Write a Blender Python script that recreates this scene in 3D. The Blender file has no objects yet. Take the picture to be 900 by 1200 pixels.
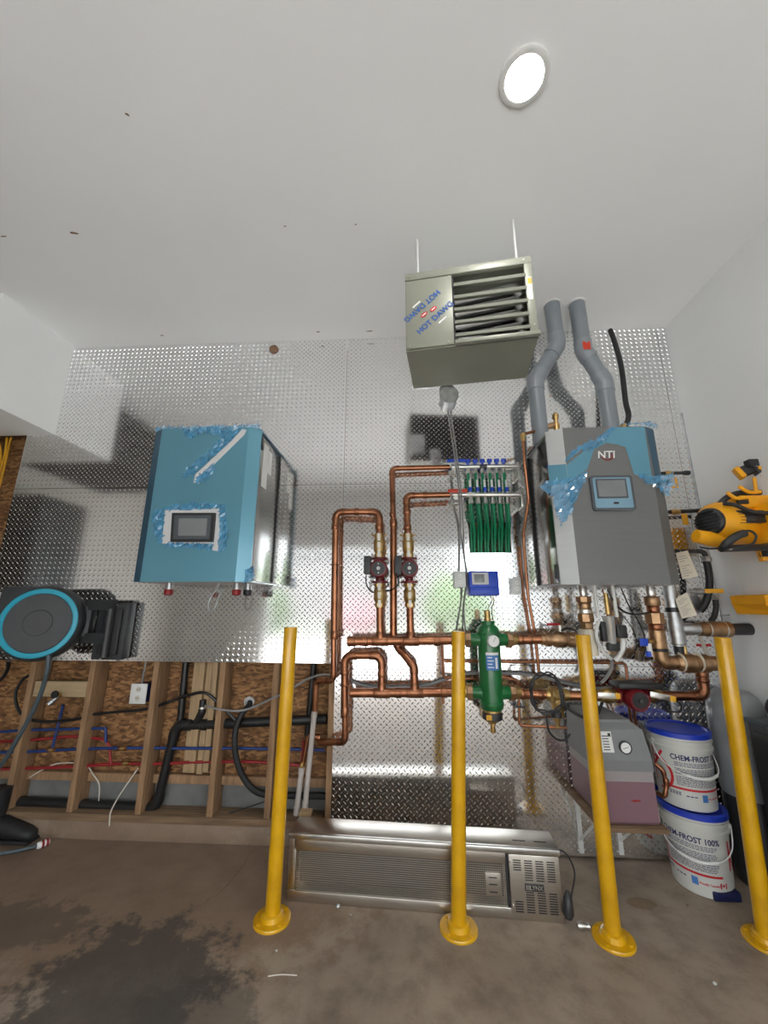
import bpy, bmesh, math, random
from mathutils import Vector, Matrix, noise
random.seed(7)
SC = bpy.context.scene
COL = SC.collection
# ------------------------------------------------------------ camera
cam = bpy.data.cameras.new('camera')
cam.lens = 452.6 / 1200 * 36.0
cam.sensor_width = 36.0
cam.clip_start = 0.02
cam_o = bpy.data.objects.new('camera', cam)
COL.objects.link(cam_o)
cr = Vector((0.99850895, 0.05453204, 0.00247819))
cu = Vector((0.01028678, -0.23255225, 0.9725295))
cf = Vector((-0.05361033, 0.97105391, 0.23276646))
cam_o.matrix_world = Matrix(((cr.x, cu.x, -cf.x, 0.0), (cr.y, cu.y, -cf.y, -2.6564), (cr.z, cu.z, -cf.z, 1.4046), (0, 0, 0, 1)))
SC.camera = cam_o
# ------------------------------------------------------------ sky, exposure
SKY = 4.4
SUN = 33.0
LAMP = 160.0
world = bpy.data.worlds.new('world')
SC.world = world
world.use_nodes = True
wb = world.node_tree.nodes['Background']
wb.inputs[0].default_value = (0.90, 0.95, 1.0, 1)
wb.inputs[1].default_value = SKY
sun = bpy.data.lights.new('sun', 'SUN')
sun.energy = SUN
sun.angle = math.radians(0.6)
sun.color = (1.0, 0.985, 0.965)
sun_o = bpy.data.objects.new('sun', sun)
sun_o.rotation_euler = Vector((0.25, -0.55, -0.80)).to_track_quat('-Z', 'Y').to_euler()
sun_o.location = (0, 6, 9)
COL.objects.link(sun_o)
SC.view_settings.view_transform = 'Standard'
SC.view_settings.look = 'None'
SC.view_settings.gamma = 1.0
SC.view_settings.use_curve_mapping = False
SC.view_settings.exposure = 0.3
SC.cycles.max_bounces = 10
SC.cycles.diffuse_bounces = 6
SC.cycles.glossy_bounces = 5
SC.cycles.caustics_reflective = True
SC.cycles.sample_clamp_indirect = 6.0

# ------------------------------------------------------------ materials
def srgb(r, g, b):
    def c(v):
        v /= 255.0
        return v / 12.92 if v <= 0.04045 else ((v + 0.055) / 1.055) ** 2.4
    return (c(r), c(g), c(b), 1.0)
MATS = {}
def mat(name, col, rough=0.5, metal=0.0, var=0.12, scale=12.0, bump=0.0, bscale=60.0, col2=None, emit=0.0, alpha=1.0, trans=0.0, coat=0.0, stretch=(1, 1, 1), rvar=0.0, spec=0.5):
    m = bpy.data.materials.new(name)
    m.use_nodes = True
    nt = m.node_tree
    b = nt.nodes['Principled BSDF']
    tc = nt.nodes.new('ShaderNodeTexCoord')
    mp = nt.nodes.new('ShaderNodeMapping')
    mp.inputs['Scale'].default_value = stretch
    nt.links.new(tc.outputs['Object'], mp.inputs['Vector'])
    n = nt.nodes.new('ShaderNodeTexNoise')
    n.inputs['Scale'].default_value = scale
    n.inputs['Detail'].default_value = 5.0
    nt.links.new(mp.outputs[0], n.inputs['Vector'])
    rp = nt.nodes.new('ShaderNodeValToRGB')
    rp.color_ramp.elements[0].position = 0.3
    rp.color_ramp.elements[1].position = 0.7
    a = col2 if col2 else tuple(max(0.0, c * (1 - var)) for c in col[:3]) + (1,)
    rp.color_ramp.elements[0].color = a
    rp.color_ramp.elements[1].color = col if col2 else tuple(min(1.0, c * (1 + var * 0.6)) for c in col[:3]) + (1,)
    nt.links.new(n.outputs[0], rp.inputs[0])
    nt.links.new(rp.outputs[0], b.inputs['Base Color'])
    b.inputs['Roughness'].default_value = rough
    b.inputs['Metallic'].default_value = metal
    b.inputs['Specular IOR Level'].default_value = spec
    if rvar:
        mr = nt.nodes.new('ShaderNodeMapRange')
        mr.inputs[3].default_value = max(0.02, rough - rvar)
        mr.inputs[4].default_value = rough + rvar
        nt.links.new(n.outputs[0], mr.inputs[0])
        nt.links.new(mr.outputs[0], b.inputs['Roughness'])
    if bump:
        n2 = nt.nodes.new('ShaderNodeTexNoise')
        n2.inputs['Scale'].default_value = bscale
        n2.inputs['Detail'].default_value = 4.0
        nt.links.new(mp.outputs[0], n2.inputs['Vector'])
        bp = nt.nodes.new('ShaderNodeBump')
        bp.inputs['Strength'].default_value = bump
        bp.inputs['Distance'].default_value = 0.004
        nt.links.new(n2.outputs[0], bp.inputs['Height'])
        nt.links.new(bp.outputs[0], b.inputs['Normal'])
    if emit:
        b.inputs['Emission Color'].default_value = col
        b.inputs['Emission Strength'].default_value = emit
    if alpha < 1:
        b.inputs['Alpha'].default_value = alpha
    if trans:
        b.inputs['Transmission Weight'].default_value = trans
    if coat:
        b.inputs['Coat Weight'].default_value = coat
        b.inputs['Coat Roughness'].default_value = 0.1
    MATS[name] = m
    return m

mat('plate', (0.90, 0.90, 0.90, 1), 0.11, 1.0, 0.04, 2.0, 0.06, 7.0, rvar=0.02)
mat('tread', (0.94, 0.94, 0.94, 1), 0.16, 1.0, 0.04, 2.0)
mat('mirror_house', (0.072, 0.070, 0.072, 1), 0.8, 0, 0.15, 1)
mat('plate_edge', (0.75, 0.75, 0.75, 1), 0.35, 1.0)
mat('paint', (0.87, 0.88, 0.875, 1), 0.55, 0, 0.02, 1.5, 0.06, 90)
mat('paint_wall', (0.80, 0.81, 0.81, 1), 0.5, 0, 0.03, 1.2, 0.06, 60)
mat('beige_wall', (0.66, 0.63, 0.58, 1), 0.6, 0, 0.05, 2)
mat('scuff', (0.22, 0.13, 0.08, 1), 0.9, 0, 0.4, 60)
mat('stud', (0.32, 0.19, 0.10, 1), 0.8, 0, 0.28, 9, 0.25, 40, stretch=(6, 6, 0.6))
mat('pale_wood', (0.42, 0.29, 0.16, 1), 0.75, 0, 0.2, 9, 0.2, 40, stretch=(6, 6, 0.6))
mat('board', (0.45, 0.33, 0.19, 1), 0.75, 0, 0.15, 9, 0.2, 40, stretch=(0.6, 6, 6))
mat('sole', (0.20, 0.125, 0.07, 1), 0.85, 0, 0.35, 8, 0.3, 40, stretch=(0.5, 6, 6))
mat('foundation', (0.17, 0.17, 0.16, 1), 0.9, 0, 0.3, 5, 0.5, 30)
mat('copper', (0.50, 0.22, 0.115, 1), 0.30, 1.0, col2=(0.27, 0.11, 0.06, 1), scale=7, rvar=0.08)
mat('copper_fit', (0.46, 0.20, 0.105, 1), 0.36, 1.0, col2=(0.20, 0.085, 0.05, 1), scale=16, rvar=0.1)
mat('brass', (0.62, 0.42, 0.17, 1), 0.36, 1.0, 0.3, 25, rvar=0.08)
mat('bronze', (0.48, 0.30, 0.17, 1), 0.42, 1.0, 0.3, 25, 0.2, 120, rvar=0.08)
mat('nickel', (0.72, 0.71, 0.68, 1), 0.28, 1.0, 0.12, 20)
mat('galv', (0.55, 0.56, 0.57, 1), 0.42, 1.0, 0.2, 30)
mat('steel', (0.60, 0.59, 0.56, 1), 0.27, 1.0, 0.08, 5, stretch=(1, 1, 30))
mat('steel_dark_refl', (0.36, 0.355, 0.34, 1), 0.16, 1.0, 0.08, 5)  # dark surroundings mirrored in the boiler sides are put into this base colour
mat('steel_h', (0.62, 0.58, 0.52, 1), 0.30, 1.0, 0.08, 5, stretch=(1, 30, 30))
mat('iron', (0.05, 0.05, 0.05, 1), 0.55, 0.4, 0.3, 30)
mat('black', (0.022, 0.022, 0.024, 1), 0.42, 0, 0.2, 20)
mat('black_rubber', (0.016, 0.016, 0.017, 1), 0.6, 0, 0.2, 20)
mat('abs', (0.014, 0.014, 0.015, 1), 0.35, 0, 0.2, 20)
mat('charcoal', (0.035, 0.037, 0.040, 1), 0.5, 0, 0.12, 20, 0.05, 200)
mat('charcoal_light', (0.055, 0.056, 0.060, 1), 0.5, 0, 0.1, 20, 0.05, 200)
mat('turquoise', srgb(45, 160, 185), 0.4, 0, 0.05, 10)
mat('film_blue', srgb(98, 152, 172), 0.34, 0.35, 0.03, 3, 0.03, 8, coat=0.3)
mat('film_blue_shade', srgb(44, 88, 112), 0.34, 0.3, 0.05, 3)  # darker copy of the blue film, cheek shade put into the colour
mat('film_crumple', srgb(84, 156, 200), 0.12, 0.0, 0.12, 14, 0.12, 40, alpha=0.6, coat=0.8)
mat('film_clear', srgb(96, 150, 172), 0.3, 0.35, 0.05, 6, 0.03, 8, coat=0.3)
mat('bare_panel', (0.17, 0.172, 0.17, 1), 0.42, 0.3, 0.04, 4, stretch=(1, 1, 12))  # reflection of the dark room put into this darker grey
mat('bare_panel_lit', (0.50, 0.51, 0.51, 1), 0.4, 0.3, 0.04, 4, stretch=(1, 1, 12))  # lit copy of the same bare sheet, for the brighter left cheek
mat('tape_grey', srgb(205, 205, 205), 0.55, 0, 0.05, 10)
mat('screen', (0.20, 0.215, 0.22, 1), 0.12, 0, 0.1, 5)
mat('screen_blue', srgb(120, 155, 175), 0.15, 0, 0.1, 5)
mat('bezel', (0.075, 0.085, 0.095, 1), 0.3, 0, 0.1, 10)
mat('heater_paint', srgb(138, 140, 127), 0.42, 0.15, 0.04, 6, 0.03, 120)
mat('heater_tube', (0.70, 0.70, 0.70, 1), 0.3, 0.9, 0.12, 10)
mat('dark_inside', (0.03, 0.03, 0.032, 1), 0.7, 0, 0.3, 20)
mat('flue', (0.21, 0.235, 0.26, 1), 0.36, 0, 0.06, 8)
mat('flue_fit', (0.245, 0.27, 0.295, 1), 0.33, 0, 0.06, 8)
mat('green_paint', srgb(18, 104, 52), 0.28, 0, 0.1, 12, coat=0.5)
mat('green_pex', srgb(18, 128, 88), 0.38, 0, 0.12, 12)
mat('blue_plastic', srgb(28, 70, 190), 0.35, 0, 0.08, 12)
mat('red_plastic', srgb(200, 62, 40), 0.4, 0, 0.1, 12)
mat('red_cap', srgb(140, 30, 30), 0.4, 0, 0.1, 12)
mat('pump_red', srgb(112, 22, 30), 0.36, 0, 0.15, 14)
mat('white_plastic', (0.74, 0.74, 0.72, 1), 0.4, 0, 0.04, 10)
mat('grey_box', (0.58, 0.59, 0.58, 1), 0.45, 0.2, 0.05, 10)
mat('cream', (0.72, 0.66, 0.54, 1), 0.7, 0, 0.06, 10)
mat('yellow_paint', srgb(220, 168, 8), 0.28, 0, 0.08, 9, coat=0.5, col2=srgb(198, 146, 6))
mat('tool_yellow', srgb(240, 168, 20), 0.42, 0, 0.07, 14)
mat('tag_yellow', srgb(222, 165, 40), 0.55, 0, 0.1, 14)
mat('pex_blue', srgb(36, 60, 118), 0.42, 0, 0.12, 14)  # dulled, with the shade of the stud bays put into the colour
mat('pex_red', srgb(146, 36, 40), 0.42, 0, 0.12, 14)  # dulled likewise, bay shade is part of this red
mat('pex_grey', srgb(186, 178, 172), 0.5, 0, 0.1, 14)
mat('cable_grey', srgb(140, 140, 140), 0.5, 0, 0.1, 14)
mat('cable_white', srgb(205, 198, 185), 0.5, 0, 0.1, 14)
mat('hose_grey', srgb(70, 82, 88), 0.45, 0, 0.1, 14)
mat('clear_tube', srgb(190, 190, 190), 0.2, 0, 0.1, 14, alpha=0.6)
mat('bucket_white', (0.60, 0.60, 0.56, 1), 0.38, 0, 0.04, 6)
mat('navy', srgb(18, 28, 74), 0.45, 0, 0.1, 12)
mat('lid_blue', srgb(30, 58, 178), 0.38, 0, 0.08, 12)
mat('ink_navy', srgb(34, 40, 92), 0.6, 0, 0.1, 12)
mat('ink_red', srgb(196, 28, 38), 0.55, 0, 0.08, 12)
mat('ink_blue', srgb(70, 120, 185), 0.55, 0, 0.1, 12)
mat('ink_blue2', srgb(40, 88, 160), 0.5, 0, 0.1, 12)
mat('tank_grey', (0.19, 0.195, 0.20, 1), 0.42, 0, 0.05, 10)
mat('tank_pink', srgb(126, 96, 104), 0.32, 0, 0.05, 4)
mat('tank_clear', srgb(150, 143, 143), 0.32, 0, 0.05, 4)
mat('plastic_smoke', (0.24, 0.25, 0.26, 1), 0.35, 0, 0.15, 5, coat=0.3)
mat('lamp', (1.0, 0.98, 0.95, 1), 0.5, emit=LAMP)
mat('outside_concrete', (0.42, 0.41, 0.40, 1), 0.9, 0, 0.12, 3)
mat('lawn', (0.04, 0.075, 0.025, 1), 0.9, 0, 0.3, 3)
mat('shrub_pink', (0.09, 0.05, 0.055, 1), 0.9, 0, 0.3, 5)
mat('hedge', (0.032, 0.052, 0.022, 1), 0.9, 0, 0.5, 5)
mat('dark_store', (0.05, 0.048, 0.045, 1), 0.8, 0, 0.4, 3)

def osb_material():
    m = bpy.data.materials.new('osb'); m.use_nodes = True
    nt = m.node_tree; b = nt.nodes['Principled BSDF']
    tc = nt.nodes.new('ShaderNodeTexCoord')
    nz = nt.nodes.new('ShaderNodeTexNoise'); nz.inputs['Scale'].default_value = 6
    nt.links.new(tc.outputs['Object'], nz.inputs['Vector'])
    mx = nt.nodes.new('ShaderNodeVectorMath'); mx.operation = 'MULTIPLY_ADD'
    mx.inputs[1].default_value = (0.05, 0.05, 0.05)
    nt.links.new(nz.outputs['Color'], mx.inputs[0]); nt.links.new(tc.outputs['Object'], mx.inputs[2])
    mp = nt.nodes.new('ShaderNodeMapping'); mp.inputs['Scale'].default_value = (30, 14, 80); mp.inputs['Rotation'].default_value = (0, 0.5, 0)
    nt.links.new(mx.outputs[0], mp.inputs['Vector'])
    v = nt.nodes.new('ShaderNodeTexVoronoi'); v.inputs['Scale'].default_value = 1.0
    nt.links.new(mp.outputs[0], v.inputs['Vector'])
    rp = nt.nodes.new('ShaderNodeValToRGB')
    rp.color_ramp.elements[0].color = (0.10, 0.046, 0.018, 1); rp.color_ramp.elements[1].color = (0.40, 0.21, 0.085, 1)
    e = rp.color_ramp.elements.new(0.5); e.color = (0.22, 0.105, 0.04, 1)
    sp = nt.nodes.new('ShaderNodeSeparateColor')
    nt.links.new(v.outputs['Color'], sp.inputs[0]); nt.links.new(sp.outputs[0], rp.inputs[0])
    nt.links.new(rp.outputs[0], b.inputs['Base Color']); b.inputs['Roughness'].default_value = 0.8
    MATS['osb'] = m
osb_material()

def floor_material():
    m = bpy.data.materials.new('floor_concrete'); m.use_nodes = True
    nt = m.node_tree; b = nt.nodes['Principled BSDF']; L = nt.links.new
    tc = nt.nodes.new('ShaderNodeTexCoord')
    def nz(scale, detail=6, rough=0.6):
        n = nt.nodes.new('ShaderNodeTexNoise'); n.inputs['Scale'].default_value = scale; n.inputs['Detail'].default_value = detail; n.inputs['Roughness'].default_value = rough
        L(tc.outputs['Object'], n.inputs['Vector']); return n
    n1, n2, n3 = nz(2.2), nz(9.0, 8, 0.7), nz(60)
    rp = nt.nodes.new('ShaderNodeValToRGB')
    rp.color_ramp.elements[0].position = 0.3; rp.color_ramp.elements[0].color = (0.215, 0.165, 0.122, 1)
    rp.color_ramp.elements[1].position = 0.7; rp.color_ramp.elements[1].color = (0.35, 0.28, 0.212, 1)
    L(n1.outputs[0], rp.inputs[0])
    r2 = nt.nodes.new('ShaderNodeValToRGB')
    r2.color_ramp.elements[0].position = 0.33; r2.color_ramp.elements[0].color = (0.70, 0.68, 0.66, 1)
    r2.color_ramp.elements[1].position = 0.55; r2.color_ramp.elements[1].color = (1, 1, 1, 1)
    L(n2.outputs[0], r2.inputs[0])
    mu = nt.nodes.new('ShaderNodeMix'); mu.data_type = 'RGBA'; mu.blend_type = 'MULTIPLY'; mu.inputs[0].default_value = 1.0
    L(rp.outputs[0], mu.inputs[6]); L(r2.outputs[0], mu.inputs[7])
    out = mu.outputs[2]
    # oil / damp stain and brown dirt area, each with its own ragged outline
    def patch(cx, cy, rx, ry, colour, strength, ragged, src):
        mp = nt.nodes.new('ShaderNodeMapping'); mp.vector_type = 'TEXTURE'
        mp.inputs['Location'].default_value = (cx, cy, 0); mp.inputs['Scale'].default_value = (rx, ry, 1)
        L(tc.outputs['Object'], mp.inputs['Vector'])
        ln = nt.nodes.new('ShaderNodeVectorMath'); ln.operation = 'LENGTH'; L(mp.outputs[0], ln.inputs[0])
        ad = nt.nodes.new('ShaderNodeMath'); ad.operation = 'MULTIPLY_ADD'; ad.inputs[1].default_value = ragged
        L(n2.outputs[0], ad.inputs[0]); L(ln.outputs['Value'], ad.inputs[2])
        mr = nt.nodes.new('ShaderNodeMapRange'); mr.inputs[1].default_value = 0.85 + ragged * 0.5; mr.inputs[2].default_value = 1.1 + ragged * 0.5
        mr.inputs[3].default_value = strength; mr.inputs[4].default_value = 0.0
        L(ad.outputs[0], mr.inputs[0])
        mi = nt.nodes.new('ShaderNodeMix'); mi.data_type = 'RGBA'
        L(mr.outputs[0], mi.inputs[0]); L(src, mi.inputs[6]); mi.inputs[7].default_value = colour
        return mi.outputs[2]
    out = patch(-1.5, -0.35, 1.35, 0.55, (0.20, 0.125, 0.078, 1), 0.62, 1.4, out)
    out = patch(-1.08, -0.86, 0.36, 0.30, (0.055, 0.050, 0.045, 1), 0.78, 2.6, out)
    out = patch(-1.75, -0.62, 0.32, 0.14, (0.07, 0.058, 0.048, 1), 0.55, 2.8, out)
    out = patch(-0.75, -0.98, 0.22, 0.16, (0.05, 0.045, 0.042, 1), 0.5, 1.5, out)
    out = patch(1.12, -0.33, 0.07, 0.04, (0.15, 0.09, 0.035, 1), 0.6, 0.9, out)
    L(out, b.inputs['Base Color'])
    b.inputs['Roughness'].default_value = 0.62
    bp = nt.nodes.new('ShaderNodeBump'); bp.inputs['Strength'].default_value = 0.35; bp.inputs['Distance'].default_value = 0.004
    a2 = nt.nodes.new('ShaderNodeMath'); a2.operation = 'ADD'; L(n2.outputs[0], a2.inputs[0]); L(n3.outputs[0], a2.inputs[1])
    L(a2.outputs[0], bp.inputs['Height']); L(bp.outputs[0], b.inputs['Normal'])
    MATS['floor'] = m
floor_material()

# ------------------------------------------------------------ helpers
V = Vector
def root_loc(o):
    while o.parent: o = o.parent
    return o.location.copy()
def build(name, bm, m, parent=None, smooth=True, kind=None, label=None, angle=38):
    me = bpy.data.meshes.new(name)
    bmesh.ops.recalc_face_normals(bm, faces=bm.faces)
    if parent is not None: bmesh.ops.translate(bm, vec=-root_loc(parent), verts=bm.verts)
    bm.to_mesh(me); bm.free()
    me.materials.append(MATS[m] if isinstance(m, str) else m)
    if smooth:
        me.polygons.foreach_set('use_smooth', [True] * len(me.polygons))
        me.set_sharp_from_angle(angle=math.radians(angle))
    o = bpy.data.objects.new(name, me)
    COL.objects.link(o)
    if parent is not None: o.parent = parent
    if kind: o['kind'] = kind
    if label: o['label'] = label
    return o
def tag(o, label, cat, group=None):
    o['label'] = label; o['category'] = cat
    if group: o['group'] = group
    return o
def thing(name, label, cat, loc, group=None):
    o = bpy.data.objects.new(name, None)
    o.empty_display_size = 0.05
    COL.objects.link(o)
    o.location = loc
    return tag(o, label, cat, group)
def struct(name, loc=(0, 0, 0)):
    o = bpy.data.objects.new(name, None); COL.objects.link(o); o.location = loc; o['kind'] = 'structure'
    return o
def NB(): return bmesh.new()
def box(bm, lo, hi, bev=0.0, M=None):
    lo, hi = [min(a, b) for a, b in zip(lo, hi)], [max(a, b) for a, b in zip(lo, hi)]
    c = [(a + b) / 2 for a, b in zip(lo, hi)]; s = [abs(b - a) for a, b in zip(lo, hi)]
    r = bmesh.ops.create_cube(bm, size=1.0)
    vs = r['verts']
    for v in vs: v.co = V((v.co.x * s[0] + c[0], v.co.y * s[1] + c[1], v.co.z * s[2] + c[2]))
    if bev > 0:
        es = list({e for v in vs for e in v.link_edges})
        rb = bmesh.ops.bevel(bm, geom=es, offset=bev, segments=2, affect='EDGES', profile=0.5)
        vs = list({v for f in rb['faces'] for v in f.verts} | {v for v in vs if v.is_valid})
        # gather the whole island
        seen = set(vs); st = list(vs)
        while st:
            v = st.pop()
            for e in v.link_edges:
                w = e.other_vert(v)
                if w not in seen: seen.add(w); st.append(w)
        vs = list(seen)
    if M is not None:
        for v in vs: v.co = M @ v.co
    return vs
def frame(d):
    d = V(d).normalized()
    a = V((0, 0, 1)) if abs(d.z) < 0.9 else V((0, -1, 0))
    x = d.cross(a).normalized()
    return x, d.cross(x).normalized(), d
def turned(bm, p0, d, prof, seg=16, rot=0.0, caps=True):
    """Lathe: prof = [(distance along d, radius), ...] from p0."""
    x, y, d = frame(d); p0 = V(p0); rings = []
    for t, r in prof:
        c = p0 + d * t
        rings.append([bm.verts.new(c + (x * math.cos(rot + 2 * math.pi * i / seg) + y * math.sin(rot + 2 * math.pi * i / seg)) * max(r, 1e-5)) for i in range(seg)])
    for a, b in zip(rings, rings[1:]):
        for i in range(seg): bm.faces.new((a[i], a[(i + 1) % seg], b[(i + 1) % seg], b[i]))
    if caps:
        bm.faces.new(rings[0]); bm.faces.new(list(reversed(rings[-1])))
def cyl(bm, p0, p1, r, seg=14, r1=None):
    d = V(p1) - V(p0)
    turned(bm, p0, d, [(0, r), (d.length, r if r1 is None else r1)], seg)
def fillet(pts, R, n=6):
    pts = [V(p) for p in pts]
    if len(pts) < 3 or R <= 0: return pts, []
    out = [pts[0]]; arcs = []
    for i in range(1, len(pts) - 1):
        a, b, c = pts[i - 1], pts[i], pts[i + 1]
        u, w = (a - b), (c - b)
        lu, lw = u.length, w.length
        u.normalize(); w.normalize()
        ang = u.angle(w, math.pi)
        if ang > math.radians(174): out.append(b); continue
        t = min(R / math.tan(ang / 2), 0.48 * lu, 0.48 * lw)
        rr = t * math.tan(ang / 2)
        bis = (u + w).normalized(); ctr = b + bis * (rr / math.sin(ang / 2))
        s, e = b + u * t, b + w * t
        arc = []
        v0 = s - ctr; tot = math.pi - ang; ax = v0.cross(e - ctr)
        if ax.length < 1e-9: out.append(b); continue
        ax.normalize()
        for k in range(n + 1): arc.append(ctr + Matrix.Rotation(tot * k / n, 3, ax) @ v0)
        out += arc; arcs.append((arc, -u, w))
    out.append(pts[-1])
    return out, arcs
def sweep(bm, pts, r, seg=12, caps=True):
    pts = [V(p) for p in pts]
    q = [pts[0]]
    for p in pts[1:]:
        if (p - q[-1]).length > 1e-5: q.append(p)
    pts = q
    rs = r if isinstance(r, (list, tuple)) else [r] * len(pts)
    x, y, d = frame(pts[1] - pts[0]); rings = []
    for i, p in enumerate(pts):
        if i == 0: t = (pts[1] - pts[0]).normalized()
        elif i == len(pts) - 1: t = (pts[-1] - pts[-2]).normalized()
        else:
            t = ((pts[i] - pts[i - 1]).normalized() + (pts[i + 1] - pts[i]).normalized())
            t = t.normalized() if t.length > 1e-6 else d
        q = d.rotation_difference(t); x = q @ x; y = q @ y; d = t
        rings.append([bm.verts.new(p + (x * math.cos(2 * math.pi * k / seg) + y * math.sin(2 * math.pi * k / seg)) * rs[min(i, len(rs) - 1)]) for k in range(seg)])
    for a, b in zip(rings, rings[1:]):
        for k in range(seg): bm.faces.new((a[k], a[(k + 1) % seg], b[(k + 1) % seg], b[k]))
    if caps: bm.faces.new(rings[0]); bm.faces.new(list(reversed(rings[-1])))
def catmull(pts, n=6):
    pts = [V(p) for p in pts]
    if len(pts) < 3: return pts
    P_ = [pts[0] * 2 - pts[1]] + pts + [pts[-1] * 2 - pts[-2]]
    out = []
    for i in range(1, len(P_) - 2):
        a, b, c, d = P_[i - 1], P_[i], P_[i + 1], P_[i + 2]
        for k in range(n):
            t = k / n
            out.append(0.5 * ((2 * b) + (c - a) * t + (2 * a - 5 * b + 4 * c - d) * t * t + (3 * b - a - 3 * c + d) * t ** 3))
    out.append(pts[-1])
    return out
def low(pts): return min((V(p) for p in pts), key=lambda p: p.z)
def pipe_run(name, label, cat, runs, r, m='copper', mf='copper_fit', bend=0.05, group=None, couplings=(), fit=1.12, seg=14, parent=None, elbows=True):
    """runs: list of point lists (with optional own radius as last item); elbows become parts."""
    t = parent or thing(name, label, cat, low([p for q in runs for p in (q[:-1] if isinstance(q[-1], (int, float)) else q)]), group)
    for q in runs:
        rr = r
        if isinstance(q[-1], (int, float)): rr = q[-1]; q = q[:-1]
        path, arcs = fillet(q, bend)
        bm = NB(); sweep(bm, path, rr, seg); build('pipe', bm, m, t)
        if elbows:
            for arc, din, dout in arcs:
                bm = NB(); sock = rr * 1.1
                sweep(bm, [arc[0] - din.normalized() * sock] + arc + [arc[-1] + dout.normalized() * sock], rr * fit, seg); build('elbow', bm, mf, t)
    for c in couplings:
        p, d, ln, rr = c
        d = V(d).normalized()
        bm = NB(); turned(bm, V(p) - d * ln / 2, d, [(0, rr * 0.93), (0.003, rr), (ln - 0.003, rr), (ln, rr * 0.93)], seg); build('coupling', bm, mf, t)
    return t
def part_turned(name, p0, d, prof, m, parent, seg=16, label=None, rot=0.0):
    bm = NB(); turned(bm, p0, d, prof, seg, rot); return build(name, bm, m, parent, label=label)
def part_box(name, lo, hi, m, parent=None, bev=0.0, M=None, kind=None, label=None, smooth=True):
    bm = NB(); box(bm, lo, hi, bev, M); return build(name, bm, m, parent, smooth=smooth, kind=kind, label=label)
def cable(name, label, pts, r, m, cat='cable', group=None, n=6, seg=8, parent=None):
    bm = NB(); sweep(bm, catmull(pts, n), r, seg)
    o = build(name, bm, m, parent)
    if parent is None: tag(o, label, cat, group)
    return o
def text_polys(s, size, font_scale=1.0):
    cu_ = bpy.data.curves.new('txt', 'FONT'); cu_.body = s; cu_.size = size; cu_.align_x = 'CENTER'; cu_.align_y = 'CENTER'; cu_.extrude = 0.0; cu_.offset = size * 0.026
    cu_.resolution_u = 3
    ob = bpy.data.objects.new('txt', cu_); COL.objects.link(ob)
    dg = bpy.context.evaluated_depsgraph_get(); dg.update()
    me = ob.evaluated_get(dg).to_mesh()
    vs = [tuple(v.co) for v in me.vertices]; fs = [tuple(p.vertices) for p in me.polygons]
    ob.evaluated_get(dg).to_mesh_clear()
    COL.objects.unlink(ob); bpy.data.objects.remove(ob); bpy.data.curves.remove(cu_)
    return vs, fs
def flat_map(o, rt, up, nrm=None):
    o, rt, up = V(o), V(rt).normalized(), V(up).normalized()
    n = rt.cross(up).normalized() if nrm is None else V(nrm)
    return lambda x, y, h=0.0: o + rt * x + up * y + n * h
def print_text(name, s, size, mp, m, parent, thick=0.0012, sx=1.0, label=None):
    vs, fs = text_polys(s, size)
    bm = NB()
    a = [bm.verts.new(mp(x * sx, y, thick)) for x, y, z in vs]
    for f in fs:
        try: bm.faces.new([a[i] for i in f])
        except ValueError: pass
    me_o = build(name, bm, m, parent, smooth=False, label=label)
    return me_o
def print_poly(name, polys, mp, m, parent, h0=0.0, h1=0.001, label=None, kind=None):
    bm = NB()
    for pl in polys:
        lo = [bm.verts.new(mp(x, y, h0)) for x, y in pl]; hi = [bm.verts.new(mp(x, y, h1)) for x, y in pl]
        bm.faces.new(hi)
        for i in range(len(pl)):
            j = (i + 1) % len(pl); bm.faces.new((lo[i], lo[j], hi[j], hi[i]))
    return build(name, bm, m, parent, smooth=False, label=label, kind=kind)
def rect(x0, y0, x1, y1): return [(x0, y0), (x1, y0), (x1, y1), (x0, y1)]
def inside(pl, x, y):
    c = False; n = len(pl)
    for i in range(n):
        (x0, y0), (x1, y1) = pl[i], pl[i - 1]
        if (y0 > y) != (y1 > y) and x < (x1 - x0) * (y - y0) / (y1 - y0) + x0: c = not c
    return c
def crumple(name, outline, mp, m, parent, step=0.012, amp=0.012, base=0.003, label=None, seed=0):
    """Crumpled plastic film: jittered triangulated sheet clipped to an outline, folded off the panel."""
    xs = [p[0] for p in outline]; ys = [p[1] for p in outline]
    nx = max(2, int((max(xs) - min(xs)) / step) + 1); ny = max(2, int((max(ys) - min(ys)) / step) + 1)
    bm = NB(); g = {}
    rnd = random.Random(seed)
    for i in range(nx + 1):
        for j in range(ny + 1):
            x = min(xs) + i * step + rnd.uniform(-.35, .35) * step; y = min(ys) + j * step + rnd.uniform(-.35, .35) * step
            h = base + amp * abs(noise.noise(V((x * 38 + seed, y * 38, seed)))) * 1.6 + rnd.random() * amp * 0.35
            g[i, j] = (x, y, h)
    vv = {}
    def vert(k):
        if k not in vv: x, y, h = g[k]; vv[k] = bm.verts.new(mp(x, y, h))
        return vv[k]
    for i in range(nx):
        for j in range(ny):
            for tri in (((i, j), (i + 1, j), (i + 1, j + 1)), ((i, j), (i + 1, j + 1), (i, j + 1))):
                cx = sum(g[k][0] for k in tri) / 3; cy = sum(g[k][1] for k in tri) / 3
                if inside(outline, cx, cy): bm.faces.new([vert(k) for k in tri])
    return build(name, bm, m, parent, smooth=False, label=label)

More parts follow.
